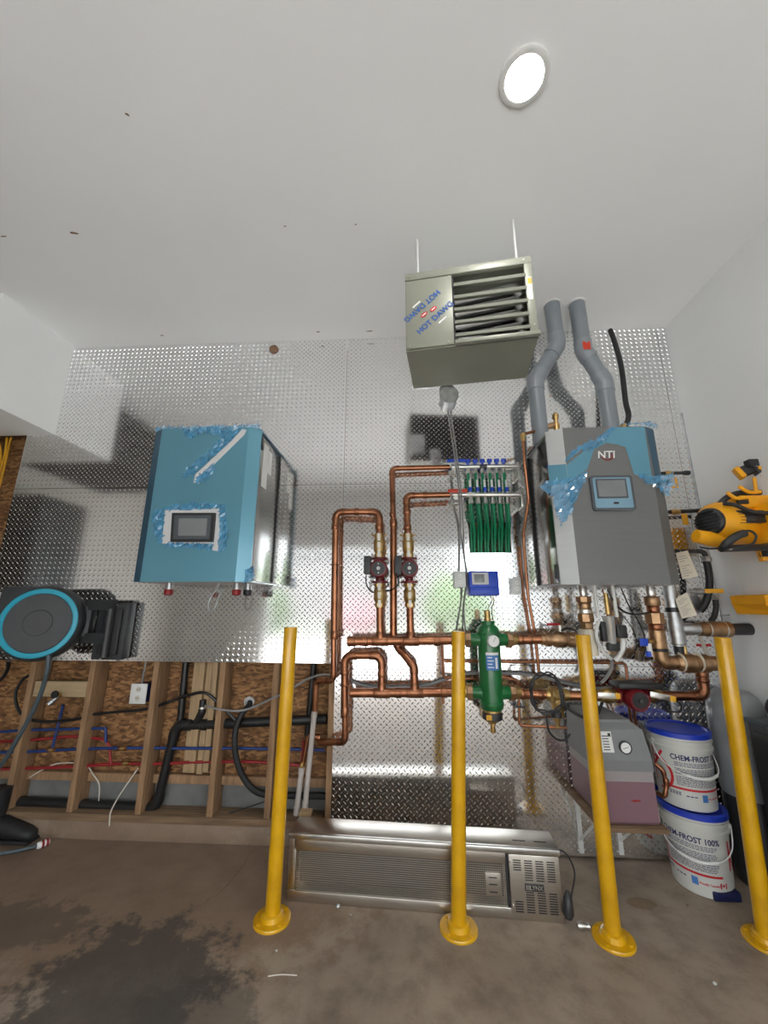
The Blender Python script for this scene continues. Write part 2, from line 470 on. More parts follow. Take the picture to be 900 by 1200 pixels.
# ------------------------------------------------------------ room shell
CEIL = 3.47; RX = 2.0; LX = -4.2; DOORY = -4.3
fl = part_box('floor', (LX - .1, DOORY, -0.1), (RX + .1, 0.2, 0.0), 'floor', smooth=False); fl['kind'] = 'structure'
ce = part_box('ceiling', (LX - .1, DOORY, CEIL), (RX + .1, 0.2, CEIL + 0.1), 'paint', smooth=False); ce['kind'] = 'structure'
wr = part_box('wall_right', (RX, DOORY, 0), (RX + 0.1, 0.2, CEIL), 'paint_wall', smooth=False); wr['kind'] = 'structure'
wl = part_box('wall_left', (LX - .1, DOORY, 0), (LX, 0.2, CEIL), 'beige_wall', smooth=False); wl['kind'] = 'structure'
bm = NB()
box(bm, (LX, DOORY - .15, 2.40), (RX, DOORY, CEIL)); box(bm, (LX, DOORY - .15, 0), (-2.45, DOORY, 2.40)); box(bm, (1.85, DOORY - .15, 0), (RX, DOORY, 2.40))
wf = build('wall_front', bm, 'paint_wall', smooth=False); wf['kind'] = 'structure'
bk = part_box('bulkhead', (LX, -0.58, 2.69), (-2.73, 0.0, CEIL), 'paint', smooth=False); bk['kind'] = 'structure'
part_box('driveway', (-9, -14, -0.12), (7, DOORY, -0.02), 'outside_concrete', smooth=False)['kind'] = 'structure'
part_box('lawn', (-30, -40, -0.14), (30, -14, -0.03), 'lawn', smooth=False)['kind'] = 'structure'

# back wall: sheathing, studs, sole plate, foundation, tread plates
wb_ = struct('wall_back')
wb_['label'] = 'back wall with open studs below and bright tread plate above'
part_box('sheathing', (LX, 0.145, 0.27), (RX, 0.165, CEIL), 'osb', wb_, smooth=False)
part_box('foundation', (LX, 0.135, 0.0), (RX, 0.2, 0.28), 'foundation', wb_, smooth=False)
part_box('curb', (LX, 0.004, 0.0), (-0.44, 0.2, 0.10), 'floor', wb_, bev=0.006)
part_box('sole_plate', (LX, -0.004, 0.10), (-0.44, 0.134, 0.14), 'sole', wb_, bev=0.003)
for i, x in enumerate((-3.70, -3.30, -2.93, -2.53, -2.11, -1.667, -1.213, -0.854, -0.481)):
    zt = 2.69 if x < -2.8 else 1.6
    if i == 8: zt = 1.02
    part_box('stud', (x - .019, 0.006, 0.14), (x + .019, 0.134 if i != 7 else 0.10, zt), 'stud', wb_, bev=0.002)
for i, (x, dz) in enumerate(((-1.432, 0), (-1.388, .004), (-1.342, -.006), (-1.296, .01))):
    part_box('cripple_stud', (x - .019, 0.085 - .012 * (i % 2), 0.345 + dz), (x + .019, 0.144, 1.3), 'pale_wood', wb_, bev=0.002)
part_box('blocking', (-2.50, 0.012, 0.80), (-2.13, 0.05, 0.895), 'board', wb_, bev=0.002)
part_box('rim_board', (-3.6, 0.10, 0.275), (-0.5, 0.144, 0.325), 'stud', wb_, bev=0.002)

def lozenges(x0, x1, z0, z1, holes=()):
    s = 0.018; L, W, h = 0.0140, 0.0044, 0.0036
    vs = []; fs = []
    nx = int((x1 - x0 - 0.02) / s); nz = int((z1 - z0 - 0.02) / s)
    for i in range(nx + 1):
        for j in range(nz + 1):
            if (i + j) % 2: continue
            cx = x0 + 0.012 + i * s; cz = z0 + 0.012 + j * s
            if any(a - .012 < cx < b + .012 and c - .012 < cz < d + .012 for a, b, c, d in holes): continue
            k = 0.7071; sg = 1 if i % 2 else -1
            ax, az = k, k * sg; bx, bz = -k * sg, k
            n = len(vs)
            vs += [(cx + ax * L, 0.0004, cz + az * L), (cx - ax * L, 0.0004, cz - az * L), (cx + bx * W, 0.0004, cz + bz * W), (cx - bx * W, 0.0004, cz - bz * W),
                   (cx + ax * L * .5, -h, cz + az * L * .5), (cx - ax * L * .5, -h, cz - az * L * .5)]
            if sg > 0:
                fs += [(n, n + 2, n + 4), (n, n + 4, n + 3), (n + 1, n + 5, n + 2), (n + 1, n + 3, n + 5), (n + 2, n + 5, n + 4), (n + 3, n + 4, n + 5)]
            else:
                fs += [(n, n + 2, n + 4), (n, n + 4, n + 3), (n + 1, n + 5, n + 2), (n + 1, n + 3, n + 5), (n + 2, n + 5, n + 4), (n + 3, n + 4, n + 5)]
    return vs, fs
def tread_plate(x0, x1, z0, z1, holes=()):
    bm = NB()
    xs = sorted({x0, x1} | {h[0] for h in holes} | {h[1] for h in holes}); zs = sorted({z0, z1} | {h[2] for h in holes} | {h[3] for h in holes})
    g = {(i, j, k): bm.verts.new((x, y, z)) for i, x in enumerate(xs) for j, z in enumerate(zs) for k, y in enumerate((0.0, 0.004))}
    def solid(i, j): return 0 <= i < len(xs) - 1 and 0 <= j < len(zs) - 1 and not any(h[0] <= xs[i] and xs[i + 1] <= h[1] and h[2] <= zs[j] and zs[j + 1] <= h[3] for h in holes)
    for i in range(len(xs) - 1):
        for j in range(len(zs) - 1):
            if not solid(i, j): continue
            for k in (0, 1): bm.faces.new([g[i, j, k], g[i + 1, j, k], g[i + 1, j + 1, k], g[i, j + 1, k]])
            for (a, b, ok) in (((i, j), (i + 1, j), solid(i, j - 1)), ((i + 1, j), (i + 1, j + 1), solid(i + 1, j)), ((i + 1, j + 1), (i, j + 1), solid(i, j + 1)), ((i, j + 1), (i, j), solid(i - 1, j))):
                if not ok: bm.faces.new([g[a[0], a[1], 0], g[b[0], b[1], 0], g[b[0], b[1], 1], g[a[0], a[1], 1]])
    for v in [v for v in bm.verts if not v.link_faces]: bm.verts.remove(v)
    p = build('tread_plate', bm, 'plate', wb_, smooth=False)
    vs, fs = lozenges(x0, x1, z0, z1, holes)
    me = bpy.data.meshes.new('tread'); me.from_pydata(vs, [], fs); me.update()
    me.materials.append(MATS['tread'])
    bm = bmesh.new(); bm.from_mesh(me); bmesh.ops.recalc_face_normals(bm, faces=bm.faces)
    for f in bm.faces:
        if f.normal.y > 0: f.normal_flip()
    bm.to_mesh(me); bm.free()
    o = bpy.data.objects.new('tread', me); COL.objects.link(o); o.parent = p; o['kind'] = 'stuff'
G = 0.0015
tread_plate(-2.96, -0.44 - G, 2.25 + G, 3.468, [(-1.060, -1.008, 3.366, 3.416)])
tread_plate(-0.44 + G, 1.93, 2.25 + G, 3.468)
tread_plate(-2.96, -0.44 - G, 1.03, 2.25 - G)
tread_plate(-0.44 + G, 1.93, 1.03 + G, 2.25 - G, [(0.44, 0.722, 1.748, 1.96)])
tread_plate(-0.462, 1.93, 0.012, 1.03 - G)
tread_plate(1.93 + 2 * G, 1.998, 0.012, 2.25 - G)
tread_plate(1.93 + 2 * G, 1.998, 2.25 + G, 3.468)
part_box('corner_trim', (1.992, -0.010, 0.9), (2.0, 0.0, 2.75), 'galv', wb_)
# brown pipe stub in the round hole near the ceiling
part_turned('pipe_stub', (-1.034, 0.05, 3.391), (0, -1, 0), [(0, .020), (0.046, .024), (0.056, .031), (0.058, .037), (0.053, .038)], 'scuff', wb_, 14)
# scuffs and chips in the ceiling
def scuff(px, w, l, ang, seed):
    rnd = random.Random(seed); x, y, z = px
    pl = []
    for k in range(10):
        a = 2 * math.pi * k / 10; rr = rnd.uniform(.6, 1.1)
        u_, v_ = math.cos(a) * l * rr, math.sin(a) * w * rr
        pl.append((u_ * math.cos(ang) - v_ * math.sin(ang), u_ * math.sin(ang) + v_ * math.cos(ang)))
    print_poly('scuff', [pl], lambda a, b, h: V((x + a, y + b, CEIL - h)), 'scuff', ce)
scuff((-1.8742, -0.9763, 3.47), .008, .028, .1, 1); scuff((-1.185, -1.4911, 3.47), .005, .008, .6, 2); scuff((-1.9016, -0.1107, 3.47), .006, .02, .2, 3)
scuff((-0.6587, -0.0861, 3.47), .006, .02, .1, 4); scuff((-0.259, -0.0752, 3.47), .005, .03, .0, 5); scuff((-2.3019, -0.9776, 3.47), .004, .02, 0, 6); scuff((-0.2564, -0.9424, 3.47), .004, .008, 0, 7); scuff((-0.655, -0.9534, 3.47), .003, .01, 0, 8)
# crack across the floor
ck = [(-0.9054, 0.0001, 0), (-0.9132, -0.2133, 0), (-0.9359, -0.3568, 0), (-0.9951, -0.4634, 0), (-1.033, -0.5587, 0), (-1.0112, -0.6683, 0)]
bm = NB(); pr = None; rnd = random.Random(3)
for p in catmull(ck, 5):
    q = V((p.x + rnd.uniform(-.006, .006), p.y + rnd.uniform(-.006, .006), 0.0006)); w = rnd.uniform(.0012, .003)
    c = (bm.verts.new(q + V((-w, w * .4, 0))), bm.verts.new(q + V((w, -w * .4, 0))))
    if pr: bm.faces.new((pr[0], pr[1], c[1], c[0]))
    pr = c
build('crack', bm, 'scuff', fl, smooth=False)
# ceiling lamp disc
def disc_lamp(x, y, label):
    t = thing('ceiling_lamp', label, 'lamp', (x, y, CEIL))
    part_turned('trim_ring', (x, y, CEIL), (0, 0, -1), [(0, .098), (0.010, .097), (0.014, .090), (0.012, .074), (0.0, .074)], 'white_plastic', t, 40)
    part_turned('diffuser', (x, y, CEIL), (0, 0, -1), [(0, .073), (0.0105, .073), (0.012, .0725)], 'lamp', t, 40)
disc_lamp(0.497, -1.524, 'round white flush ceiling lamp, lit, above the unit heater')

# ------------------------------------------------------------ outside, seen only as blurred colour in the tread plate
hs = thing('sky_block_house', 'unseen house across the street, added to hide sky from the tread plate', 'house', (-2.5, -20, -0.03))  # added to keep bright sky out of the mirrored view
part_box('wall', (-9.5, -22, -0.03), (3.0, -20, 4.4), 'mirror_house', hs)
part_box('roof', (-9.8, -22.3, 4.4), (3.3, -19.7, 5.2), 'tank_grey', hs)
for i, (x, y, w, h, m, lb) in enumerate(((-6.2, -12.5, 1.7, 2.3, 'hedge', 'green hedge by the driveway mirrored left in the tread plate'), (2.3, -13.5, 1.5, 2.6, 'hedge', 'tall green hedge beyond the driveway mirrored in the tread plate'), (-1.9, -13.0, 1.0, 1.5, 'shrub_pink', 'red flowering shrub beyond the driveway mirrored in the tread plate'))):
    bm = NB(); bmesh.ops.create_icosphere(bm, subdivisions=4, radius=1.0)
    for v in bm.verts:
        k = 1 + .22 * noise.noise(v.co * 3 + V((i, 0, 0)))
        v.co = V((x + v.co.x * w * k, y + v.co.y * .8 * k, max(-.03, h * .5 + v.co.z * h * .55 * k)))
    tag(build('shrub', bm, m), lb, 'shrub')

# ------------------------------------------------------------ wall boilers
def boiler_shell(t, x0, x1, xf0, xf1, z0, z1, yf, yc, mf, mcl, mcr, ms='steel'):
    part_box('body', (x0 + .012, yc + .015, z0 + .012), (x1 - .012, -0.002, z1 - .012), ms, t, bev=.004)
    # folded front cover: centre panel and two angled cheeks, each a sheet with thickness
    def sheet(name, a, b, m):
        bm = NB()
        th = V((0, .012, 0))
        c = [V((a[0], a[1], z0)), V((b[0], b[1], z0)), V((b[0], b[1], z1)), V((a[0], a[1], z1))]
        lo = [bm.verts.new(p) for p in c]; hi = [bm.verts.new(p + th) for p in c]
        bm.faces.new(lo); bm.faces.new(hi)
        for i in range(4):
            j = (i + 1) % 4; bm.faces.new((lo[i], lo[j], hi[j], hi[i]))
        return build(name, bm, m, t, smooth=False)
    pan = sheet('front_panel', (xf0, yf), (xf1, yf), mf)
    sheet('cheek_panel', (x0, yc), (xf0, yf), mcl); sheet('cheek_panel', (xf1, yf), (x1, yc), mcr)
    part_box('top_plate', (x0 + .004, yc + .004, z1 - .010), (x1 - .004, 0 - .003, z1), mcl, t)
    part_box('bottom_plate', (x0 + .004, yc + .004, z0), (x1 - .004, 0 - .003, z0 + .01), 'galv', t)
    return pan
# --- the blue film-wrapped boiler
bb = thing('wall_boiler', 'wall-hung boiler still wrapped in blue protective film, above the open studs', 'boiler', (-1.245, -0.2, 1.53))
bz0, bz1, byf, byc = 1.53, 2.49, -0.462, -0.425
boiler_shell(bb, -1.605, -0.905, -1.54, -0.975, bz0, bz1, byf, byc, 'film_blue', 'film_blue_shade', 'film_blue', 'steel_dark_refl')
fm = flat_map((0, byf, 0), (1, 0, 0), (0, 0, 1))
def on_blue(pts): return [(p[0], p[2]) for p in pts]
tear = on_blue([(-0.9889, -0.462, 2.4702), (-1.0023, -0.462, 2.4357), (-1.203, -0.462, 2.2128), (-1.2683, -0.462, 2.1695), (-1.2793, -0.462, 2.1257), (-1.2901, -0.462, 2.1259), (-1.2859, -0.462, 2.1809), (-1.2327, -0.462, 2.2356), (-1.0758, -0.462, 2.4027), (-1.0169, -0.462, 2.4767)])
print_poly('torn_strip', [tear], fm, 'tape_grey', bb, 0.0, 0.0015, label='grey bare strip where the film is torn')
crumple('film_fold', on_blue([(-1.4181, -0.462, 2.492), (-1.018, -0.462, 2.4884), (-1.0857, -0.462, 2.3914), (-1.2333, -0.462, 2.2412), (-1.3015, -0.462, 2.1756), (-1.3645, -0.462, 2.16), (-1.3403, -0.462, 2.2263), (-1.2155, -0.462, 2.3255), (-1.1331, -0.462, 2.4271), (-1.258, -0.462, 2.459), (-1.3526, -0.462, 2.4145)]), fm, 'film_crumple', bb, .017, .016, seed=1)
crumple('film_fold', on_blue([(-1.2778, -0.462, 2.1587), (-1.2282, -0.462, 2.1966), (-1.1796, -0.462, 2.2459), (-1.164, -0.462, 2.201), (-1.2064, -0.462, 2.1465), (-1.2565, -0.462, 2.1144)]), fm, 'film_crumple', bb, .017, .016, seed=2)
crumple('film_fold', on_blue([(-1.5181, -0.462, 1.9454), (-1.447, -0.462, 1.9712), (-1.3537, -0.462, 1.9915), (-1.206, -0.462, 2.0004), (-1.0775, -0.462, 1.9829), (-1.042, -0.462, 1.8364), (-1.0398, -0.462, 1.7095), (-1.0848, -0.462, 1.6997), (-1.1069, -0.462, 1.9621), (-1.444, -0.462, 1.9499), (-1.4271, -0.462, 1.7521), (-1.4831, -0.462, 1.778)]), fm, 'film_crumple', bb, .017, .016, seed=3)
crumple('film_fold', on_blue([(-1.4069, -0.462, 1.7571), (-1.1261, -0.462, 1.7503), (-1.1114, -0.462, 1.7099), (-1.2263, -0.462, 1.7256), (-1.4034, -0.462, 1.7316)]), fm, 'film_crumple', bb, .017, .016, seed=4)
crumple('film_fold', on_blue([(-1.6092, -0.425, 2.5204), (-0.9135, -0.425, 2.5215), (-0.9103, -0.425, 2.48), (-1.604, -0.425, 2.4842)]), flat_map((0, byc, 0), (1, 0, 0), (0, 0, 1)), 'film_crumple', bb, .017, .016, base=.002, seed=5)
crumple('film_fold', on_blue([(-0.9281, -0.425, 1.5986), (-0.8838, -0.425, 1.6183), (-0.8672, -0.425, 1.5394), (-0.9263, -0.425, 1.5199)]), flat_map((0, byc, 0), (1, 0, 0), (0, 0, 1)), 'film_crumple', bb, .010, .02, base=.01, seed=6)
pb = print_poly('display_border', [on_blue([(-1.4448, -0.462, 1.9552), (-1.1121, -0.462, 1.9622), (-1.0802, -0.462, 1.7047), (-1.1268, -0.462, 1.71), (-1.1312, -0.462, 1.7503), (-1.4375, -0.462, 1.7521)])], fm, 'tape_grey', bb, 0.0, 0.004)
fr_ = on_blue([(-1.3759, -0.462, 1.7594), (-1.1217, -0.462, 1.7579), (-1.1246, -0.462, 1.9307), (-1.3886, -0.462, 1.9334)])
dsp = print_poly('display_frame', [fr_], fm, 'black', bb, 0.0, 0.022)
cx_ = sum(p[0] for p in fr_) / 4; cz_ = sum(p[1] for p in fr_) / 4
print_poly('frame_rim', [[(cx_ + (x - cx_) * .86, cz_ + (y - cz_) * .82) for x, y in fr_]], fm, 'bezel', dsp, 0.02, 0.026)
print_poly('screen', [[(cx_ + .004 + (x - cx_) * .66, cz_ + (y - cz_) * .60) for x, y in fr_]], fm, 'screen', dsp, 0.02, 0.0275)
# side: seam, sticker, latches
part_box('side_label', (-0.9165, -0.34, 2.14), (-0.9155, -0.25, 2.44), 'white_plastic', bb)
part_box('side_label', (-0.9165, -0.245, 2.26), (-0.9155, -0.18, 2.42), 'white_plastic', bb)
part_box('latch', (-0.917, -0.418, 2.36), (-0.900, -0.385, 2.45), 'black', bb, bev=.003)
part_box('latch', (-0.917, -0.418, 1.56), (-0.900, -0.385, 1.62), 'black', bb, bev=.003)
part_box('side_seam', (-0.917, -0.012, 1.55), (-0.914, -0.004, 2.47), 'black', bb)
for px_, cap in (((-1.4591, -0.3, 1.5265), 'red_cap'), ((-1.0492, -0.26, 1.5284), 'red_cap'), ((-1.0021, -0.2, 1.5208), 'black')):
    st = part_turned('pipe_stub', (px_[0], px_[1], bz0 + .002), (0, 0, -1), [(0, .02), (.03, .02), (.03, .023), (.04, .023)], 'galv', bb, 14)
    part_turned('cap', (px_[0], px_[1], bz0 - .038), (0, 0, -1), [(0, .024), (.006, .027), (.03, .026), (.036, .018)], cap, st, 14)
cable('drain_tube', '', [(-1.1743, -0.25, 1.529), (-1.1819, -0.25, 1.4974), (-1.2003, -0.27, 1.4551), (-1.2111, -0.28, 1.4036), (-1.1959, -0.28, 1.363), (-1.166, -0.28, 1.3834), (-1.1558, -0.27, 1.4448), (-1.1381, -0.25, 1.4974)], .006, 'clear_tube', parent=bb)
part_turned('vent_spout', (-1.0572, -0.12, 1.519), (0.1, 0, -1), [(-.03, .012), (.03, .012), (.06, .009)], 'galv', bb)

# --- the bare steel boiler with film remnants
nb = thing('wall_boiler', 'brushed grey wall-hung boiler with NTI logo and peeling blue film', 'boiler', (1.19, -0.2, 1.515))
nz0, nz1, nyf, nyc = 1.515, 2.438, -0.462, -0.41
boiler_shell(nb, 0.868, 1.510, 0.950, 1.428, nz0, nz1, nyf, nyc, 'bare_panel', 'bare_panel_lit', 'bare_panel', 'steel_dark_refl')
nm = flat_map((0, nyf, 0), (1, 0, 0), (0, 0, 1))
def cheek_map(a, b):
    a, b = V(a), V(b); rt = (b - a).normalized()
    n = V((rt.y, -rt.x, 0))
    return lambda x, y, h=0.0: V((x, a.y + (b.y - a.y) * (x - a.x) / (b.x - a.x), y)) + n * h
cl = cheek_map((0.868, nyc, 0), (0.950, nyf, 0)); crr = cheek_map((1.428, nyf, 0), (1.510, nyc, 0))
on = on_blue
# flat film still stuck to the panel
print_poly('stuck_film', [on([(1.2488, -0.462, 2.4342), (1.4261, -0.462, 2.4355), (1.4195, -0.462, 2.1058), (1.3246, -0.462, 2.1383), (1.3003, -0.462, 2.3078), (1.2588, -0.462, 2.3248), (1.1968, -0.462, 2.3369), (1.1132, -0.462, 2.2954)])], nm, 'film_clear', nb, 0, .0012)
print_poly('stuck_film', [on([(1.438, -0.455, 2.4386), (1.5038, -0.415, 2.4396), (1.4951, -0.415, 2.0112), (1.4478, -0.45, 2.1197)])], crr, 'film_blue_shade', nb, 0, .0012)
print_poly('stuck_film', [on([(0.951, -0.462, 2.2024), (1.0692, -0.462, 2.2963), (1.1249, -0.462, 2.3114), (1.0647, -0.462, 2.174), (0.9491, -0.462, 2.0923)])], nm, 'film_clear', nb, 0, .0012)
print_poly('stuck_film', [on([(0.8622, -0.413, 2.2221), (0.948, -0.459, 2.2088), (0.9504, -0.459, 2.0933), (0.8654, -0.413, 2.0986)])], cl, 'film_clear', nb, 0, .0012)
crumple('film_fold', on([(1.2594, -0.462, 2.4395), (1.2346, -0.462, 2.4015), (1.1409, -0.462, 2.3219), (1.1077, -0.462, 2.2902), (1.0392, -0.462, 2.2916), (0.9423, -0.462, 2.2131), (0.9572, -0.462, 2.2609), (1.0219, -0.462, 2.3135), (1.1463, -0.462, 2.3652), (1.2122, -0.462, 2.4186)]), nm, 'film_crumple', nb, .017, .016, seed=11)
crumple('film_fold', on([(0.9443, -0.462, 2.0924), (1.0586, -0.462, 2.1636), (1.0358, -0.462, 2.091), (0.9647, -0.462, 1.9693), (0.9381, -0.462, 1.8995)]), nm, 'film_crumple', nb, .017, .016, base=.006, seed=12)
crumple('film_fold', on([(0.832, -0.44, 2.1064), (0.9657, -0.44, 2.1201), (0.9604, -0.44, 1.9345), (0.8783, -0.44, 1.8351), (0.8613, -0.44, 1.9053), (0.848, -0.44, 2.0176), (0.788, -0.44, 2.0547), (0.7899, -0.44, 2.0755)]), flat_map((0, -.462, 0), (1, 0, 0), (0, 0, 1)), 'film_crumple', nb, .017, .016, base=.0, seed=13)
crumple('film_fold', on([(1.326, -0.462, 2.1487), (1.3895, -0.462, 2.1269), (1.44, -0.462, 2.1158), (1.4398, -0.462, 2.0544), (1.3739, -0.462, 2.086)]), nm, 'film_crumple', nb, .017, .016, seed=14)
crumple('film_fold', on([(1.4466, -0.43, 2.1264), (1.54, -0.43, 2.1406), (1.5421, -0.43, 2.037), (1.5139, -0.43, 2.0682), (1.4835, -0.43, 1.997), (1.4529, -0.43, 2.0434)]), flat_map((0, -.46, 0), (1, 0, 0), (0, 0, 1)), 'film_crumple', nb, .017, .016, base=.0, seed=15)
crumple('film_fold', on([(1.2942, -0.41, 2.4639), (1.472, -0.41, 2.4737), (1.518, -0.41, 2.4473), (1.5046, -0.41, 2.4252), (1.4332, -0.41, 2.4493)]), flat_map((0, -.44, 0), (1, 0, 0), (0, 0, 1)), 'film_crumple', nb, .010, .02, base=.0, seed=16)
# logo
lg = (1.1865, -0.462, 2.2565)
ring = []
for k in range(24):
    a = 2 * math.pi * k / 24; ring.append((lg[0] + .004 + math.cos(a) * .034, lg[2] - .004 + math.sin(a) * .026))
print_poly('logo_ring', [[(lg[0] + .003 + math.cos(a) * r1, lg[2] - .003 + math.sin(a) * r1 * .8) for r1, a in [(.034, 2.6 + 4.2 * k / 16) for k in range(17)] + [(.026, 2.6 + 4.2 * k / 16) for k in range(16, -1, -1)]]], nm, 'red_cap', nb, .0012, .0022)
print_text('logo_lettering', 'NTI', .062, lambda x, y, h: nm(lg[0] + x + y * .12, lg[2] + y, h + .001), 'black', nb, .0020)
print_text('logo_lettering', 'NTI', .062, lambda x, y, h: nm(lg[0] - .003 + x + y * .12, lg[2] + .003 + y, h + .001), 'white_plastic', nb, .0032)
# control display
df = on([(1.0543, -0.462, 1.9232), (1.2933, -0.462, 1.9206), (1.3143, -0.462, 2.1333), (1.0743, -0.462, 2.1319)])
dcx = sum(p[0] for p in df) / 4; dcz = sum(p[1] for p in df) / 4; dw = .118; dh = .104
def rrect(cx, cz, w, h, r):
    out = []
    for sx, sz, a0 in ((1, 1, 0), (-1, 1, 90), (-1, -1, 180), (1, -1, 270)):
        for k in range(5):
            a = math.radians(a0 + 22.5 * k); out.append((cx + sx * (w - r) + r * math.cos(a), cz + sz * (h - r) + r * math.sin(a)))
    return out
dd = print_poly('display_frame', [rrect(dcx, dcz, dw, dh, .016)], nm, 'bezel', nb, 0, .014)
print_poly('display_face', [rrect(dcx, dcz, dw - .014, dh - .014, .008)], nm, 'screen_blue', dd, .012, .0155)
print_poly('screen_border', [rrect(dcx - .004, dcz + .024, .086, .058, .004)], nm, 'bezel', dd, .014, .0168)
print_poly('screen', [rrect(dcx - .004, dcz + .024, .076, .048, .003)], nm, 'screen', dd, .016, .0178)
print_poly('badge', [rrect(dcx + .01, dcz - .062, .014, .006, .003)], nm, 'black', dd, .014, .0168)
part_box('latch', (0.856, -0.40, 1.55), (0.872, -0.36, 1.63), 'black', nb, bev=.003)
part_box('side_seam', (0.874, -0.012, 1.53), (0.882, -0.004, 2.42), 'black', nb)
for i in range(6): part_turned('screw', (0.96 + i * .09, nyf + .02, nz0 - .001), (0, 0, -1), [(0, .004), (.004, .003)], 'nickel', nb, 8)

# ------------------------------------------------------------ hanging unit heater
hl = V((0.014, -0.95, 0)); hr = V((0.645, -1.031, 0))
hrt = (hr - hl).normalized(); hn = V((hrt.y, -hrt.x, 0)); W_ = (hr - hl).length; hz0, hz1 = 2.650, 3.109; HD = 0.362
uh = thing('unit_heater', 'grey HOT DAWG unit heater hung from the ceiling on two rods', 'heater', (0.33, -0.8, hz0))
def HM(x, y, z): return hl + hrt * x - hn * y + V((0, 0, hz0 + z))   # x along front, y depth into unit, z up
HMM = Matrix(((hrt.x, -hn.x, 0, hl.x), (hrt.y, -hn.y, 0, hl.y), (0, 0, 1, hz0), (0, 0, 0, 1)))
HH = hz1 - hz0; ox0, ox1, oz0, oz1 = .245, .598, .024, .400
def hbox(name, lo, hi, m, par=uh, bev=.0, **k): return part_box(name, lo, hi, m, par, bev, HMM, **k)
bm = NB()
box(bm, (0, 0.012, 0), (W_, HD, .018), 0, HMM); box(bm, (0, .012, HH - .018), (W_, HD, HH), 0, HMM)
box(bm, (0, .012, .018), (.012, HD, HH - .018), 0, HMM); box(bm, (W_ - .012, .012, .018), (W_, HD, HH - .018), 0, HMM); box(bm, (.012, HD - .012, .018), (W_ - .012, HD, HH - .018), 0, HMM)
build('cabinet', bm, 'heater_paint', uh, smooth=False)
hbox('access_door', (.002, 0, .006), (ox0 - .004, .02, HH - .045), 'heater_paint', bev=.003)
hbox('top_rail', (0, -.004, HH - .042), (W_, .02, HH), 'heater_paint', bev=.003)
hbox('bottom_rail', (ox0, 0, .0), (W_, .02, oz0), 'heater_paint', bev=.003)
hbox('side_rail', (ox1, -.004, oz0), (W_, .02, HH - .042), 'heater_paint', bev=.003)
hbox('lip', (ox0, -.018, -.004), (W_ + .006, .004, .016), 'heater_paint', bev=.002)
hbox('divider', (ox0 - .004, .01, .02), (ox0 + .004, HD - .02, HH - .02), 'dark_inside')
hbox('inner_back', (ox0 + .004, .20, .02), (W_ - .014, .205, HH - .02), 'dark_inside')
hbox('opening_patch', (ox0 + .002, -.003, oz0), (ox0 + .016, .003, oz0 + .03), 'black')
NL = 5
for i in range(NL):
    z = oz0 + .030 + i * .074
    bm = NB(); M2 = HMM @ Matrix.Translation((0, .012, z)) @ Matrix.Rotation(math.radians(28), 4, 'X')
    box(bm, (ox0 + .004, -.022, -.003), (ox1 + .004, .03, .003), .0015, M2); box(bm, (ox0 + .004, -.024, -.003), (ox1 + .004, -.018, .012), .001, M2)
    build('louvre', bm, 'heater_paint', uh)
for i in range(4):
    z = oz0 + .075 + i * .078
    bm = NB(); sweep(bm, fillet([HM(ox0 + .006, .075, z - .018), HM(ox0 + .12, .075, z - .006), HM(ox1 - .03, .075, z + .012), HM(ox1 - .012, .085, z - .04)], .03)[0], .026, 14); build('exchanger_tube', bm, 'heater_tube', uh)
for (x, z) in ((.02, .015), (.02, HH - .02), (.215, .018), (.23, HH - .055), (.33, HH - .02), (.6, HH - .02), (.62, .06)):
    part_turned('screw', HM(x, -.004, z), hn, [(0, .004), (.003, .003)], 'nickel', uh, 8)
hbox('rating_label', (W_ - .028, -.006, .20), (W_ - .010, -.0035, .33), 'white_plastic')
hbox('warning_label', (W_ - .028, -.0065, .29), (W_ - .010, -.005, .325), 'tag_yellow')
# lettering on the access door (the second copy upside down)
def dm(cx, cz, ang):
    c, s = math.cos(ang), math.sin(ang)
    return lambda x, y, h=0.0: HM(cx + x * c - y * s, -.001 - h, cz + x * s + y * c)
A = math.radians(41)
print_text('logo_lettering', 'HOT DAWG', .044, dm(.152, .168, A), 'ink_blue2', uh, .0015, .95)
print_text('logo_lettering', 'HOT DAWG', .044, dm(.086, .248, A + math.pi), 'ink_blue2', uh, .0015, .95)
for (cx, cz, a) in ((.144, .222, A), (.096, .195, A + math.pi)):
    q = dm(cx, cz, a)
    print_poly('logo_badge', [[(.020 * math.cos(k * math.pi / 8), .011 * math.sin(k * math.pi / 8)) for k in range(16)]], q, 'ink_red', uh, 0, .0014)
    print_poly('badge_stripe', [rect(-.012, -.003, .012, .003)], q, 'white_plastic', uh, .001, .002)
for (cx, cz) in ((.058, .262), (.188, .150)):
    print_poly('label_strip', [rect(-.026, -.004, .026, .004)], dm(cx, cz, A), 'white_plastic', uh, 0, .0014)
for p in ((0.0892, -0.8307, 3.47), (0.6127, -0.9214, 3.47)):
    part_turned('hanger_rod', (p[0], p[1], hz1 - .03), (0, 0, 1), [(0, .0065), (CEIL - hz1 + .029, .0065)], 'white_plastic', uh, 10)
hbox('rear_shade_panel', (.004, HD, .004), (W_ - .004, HD + .006, HH - .004), 'iron')  # dark sheet added so the shaded back mirrors dark in the plate
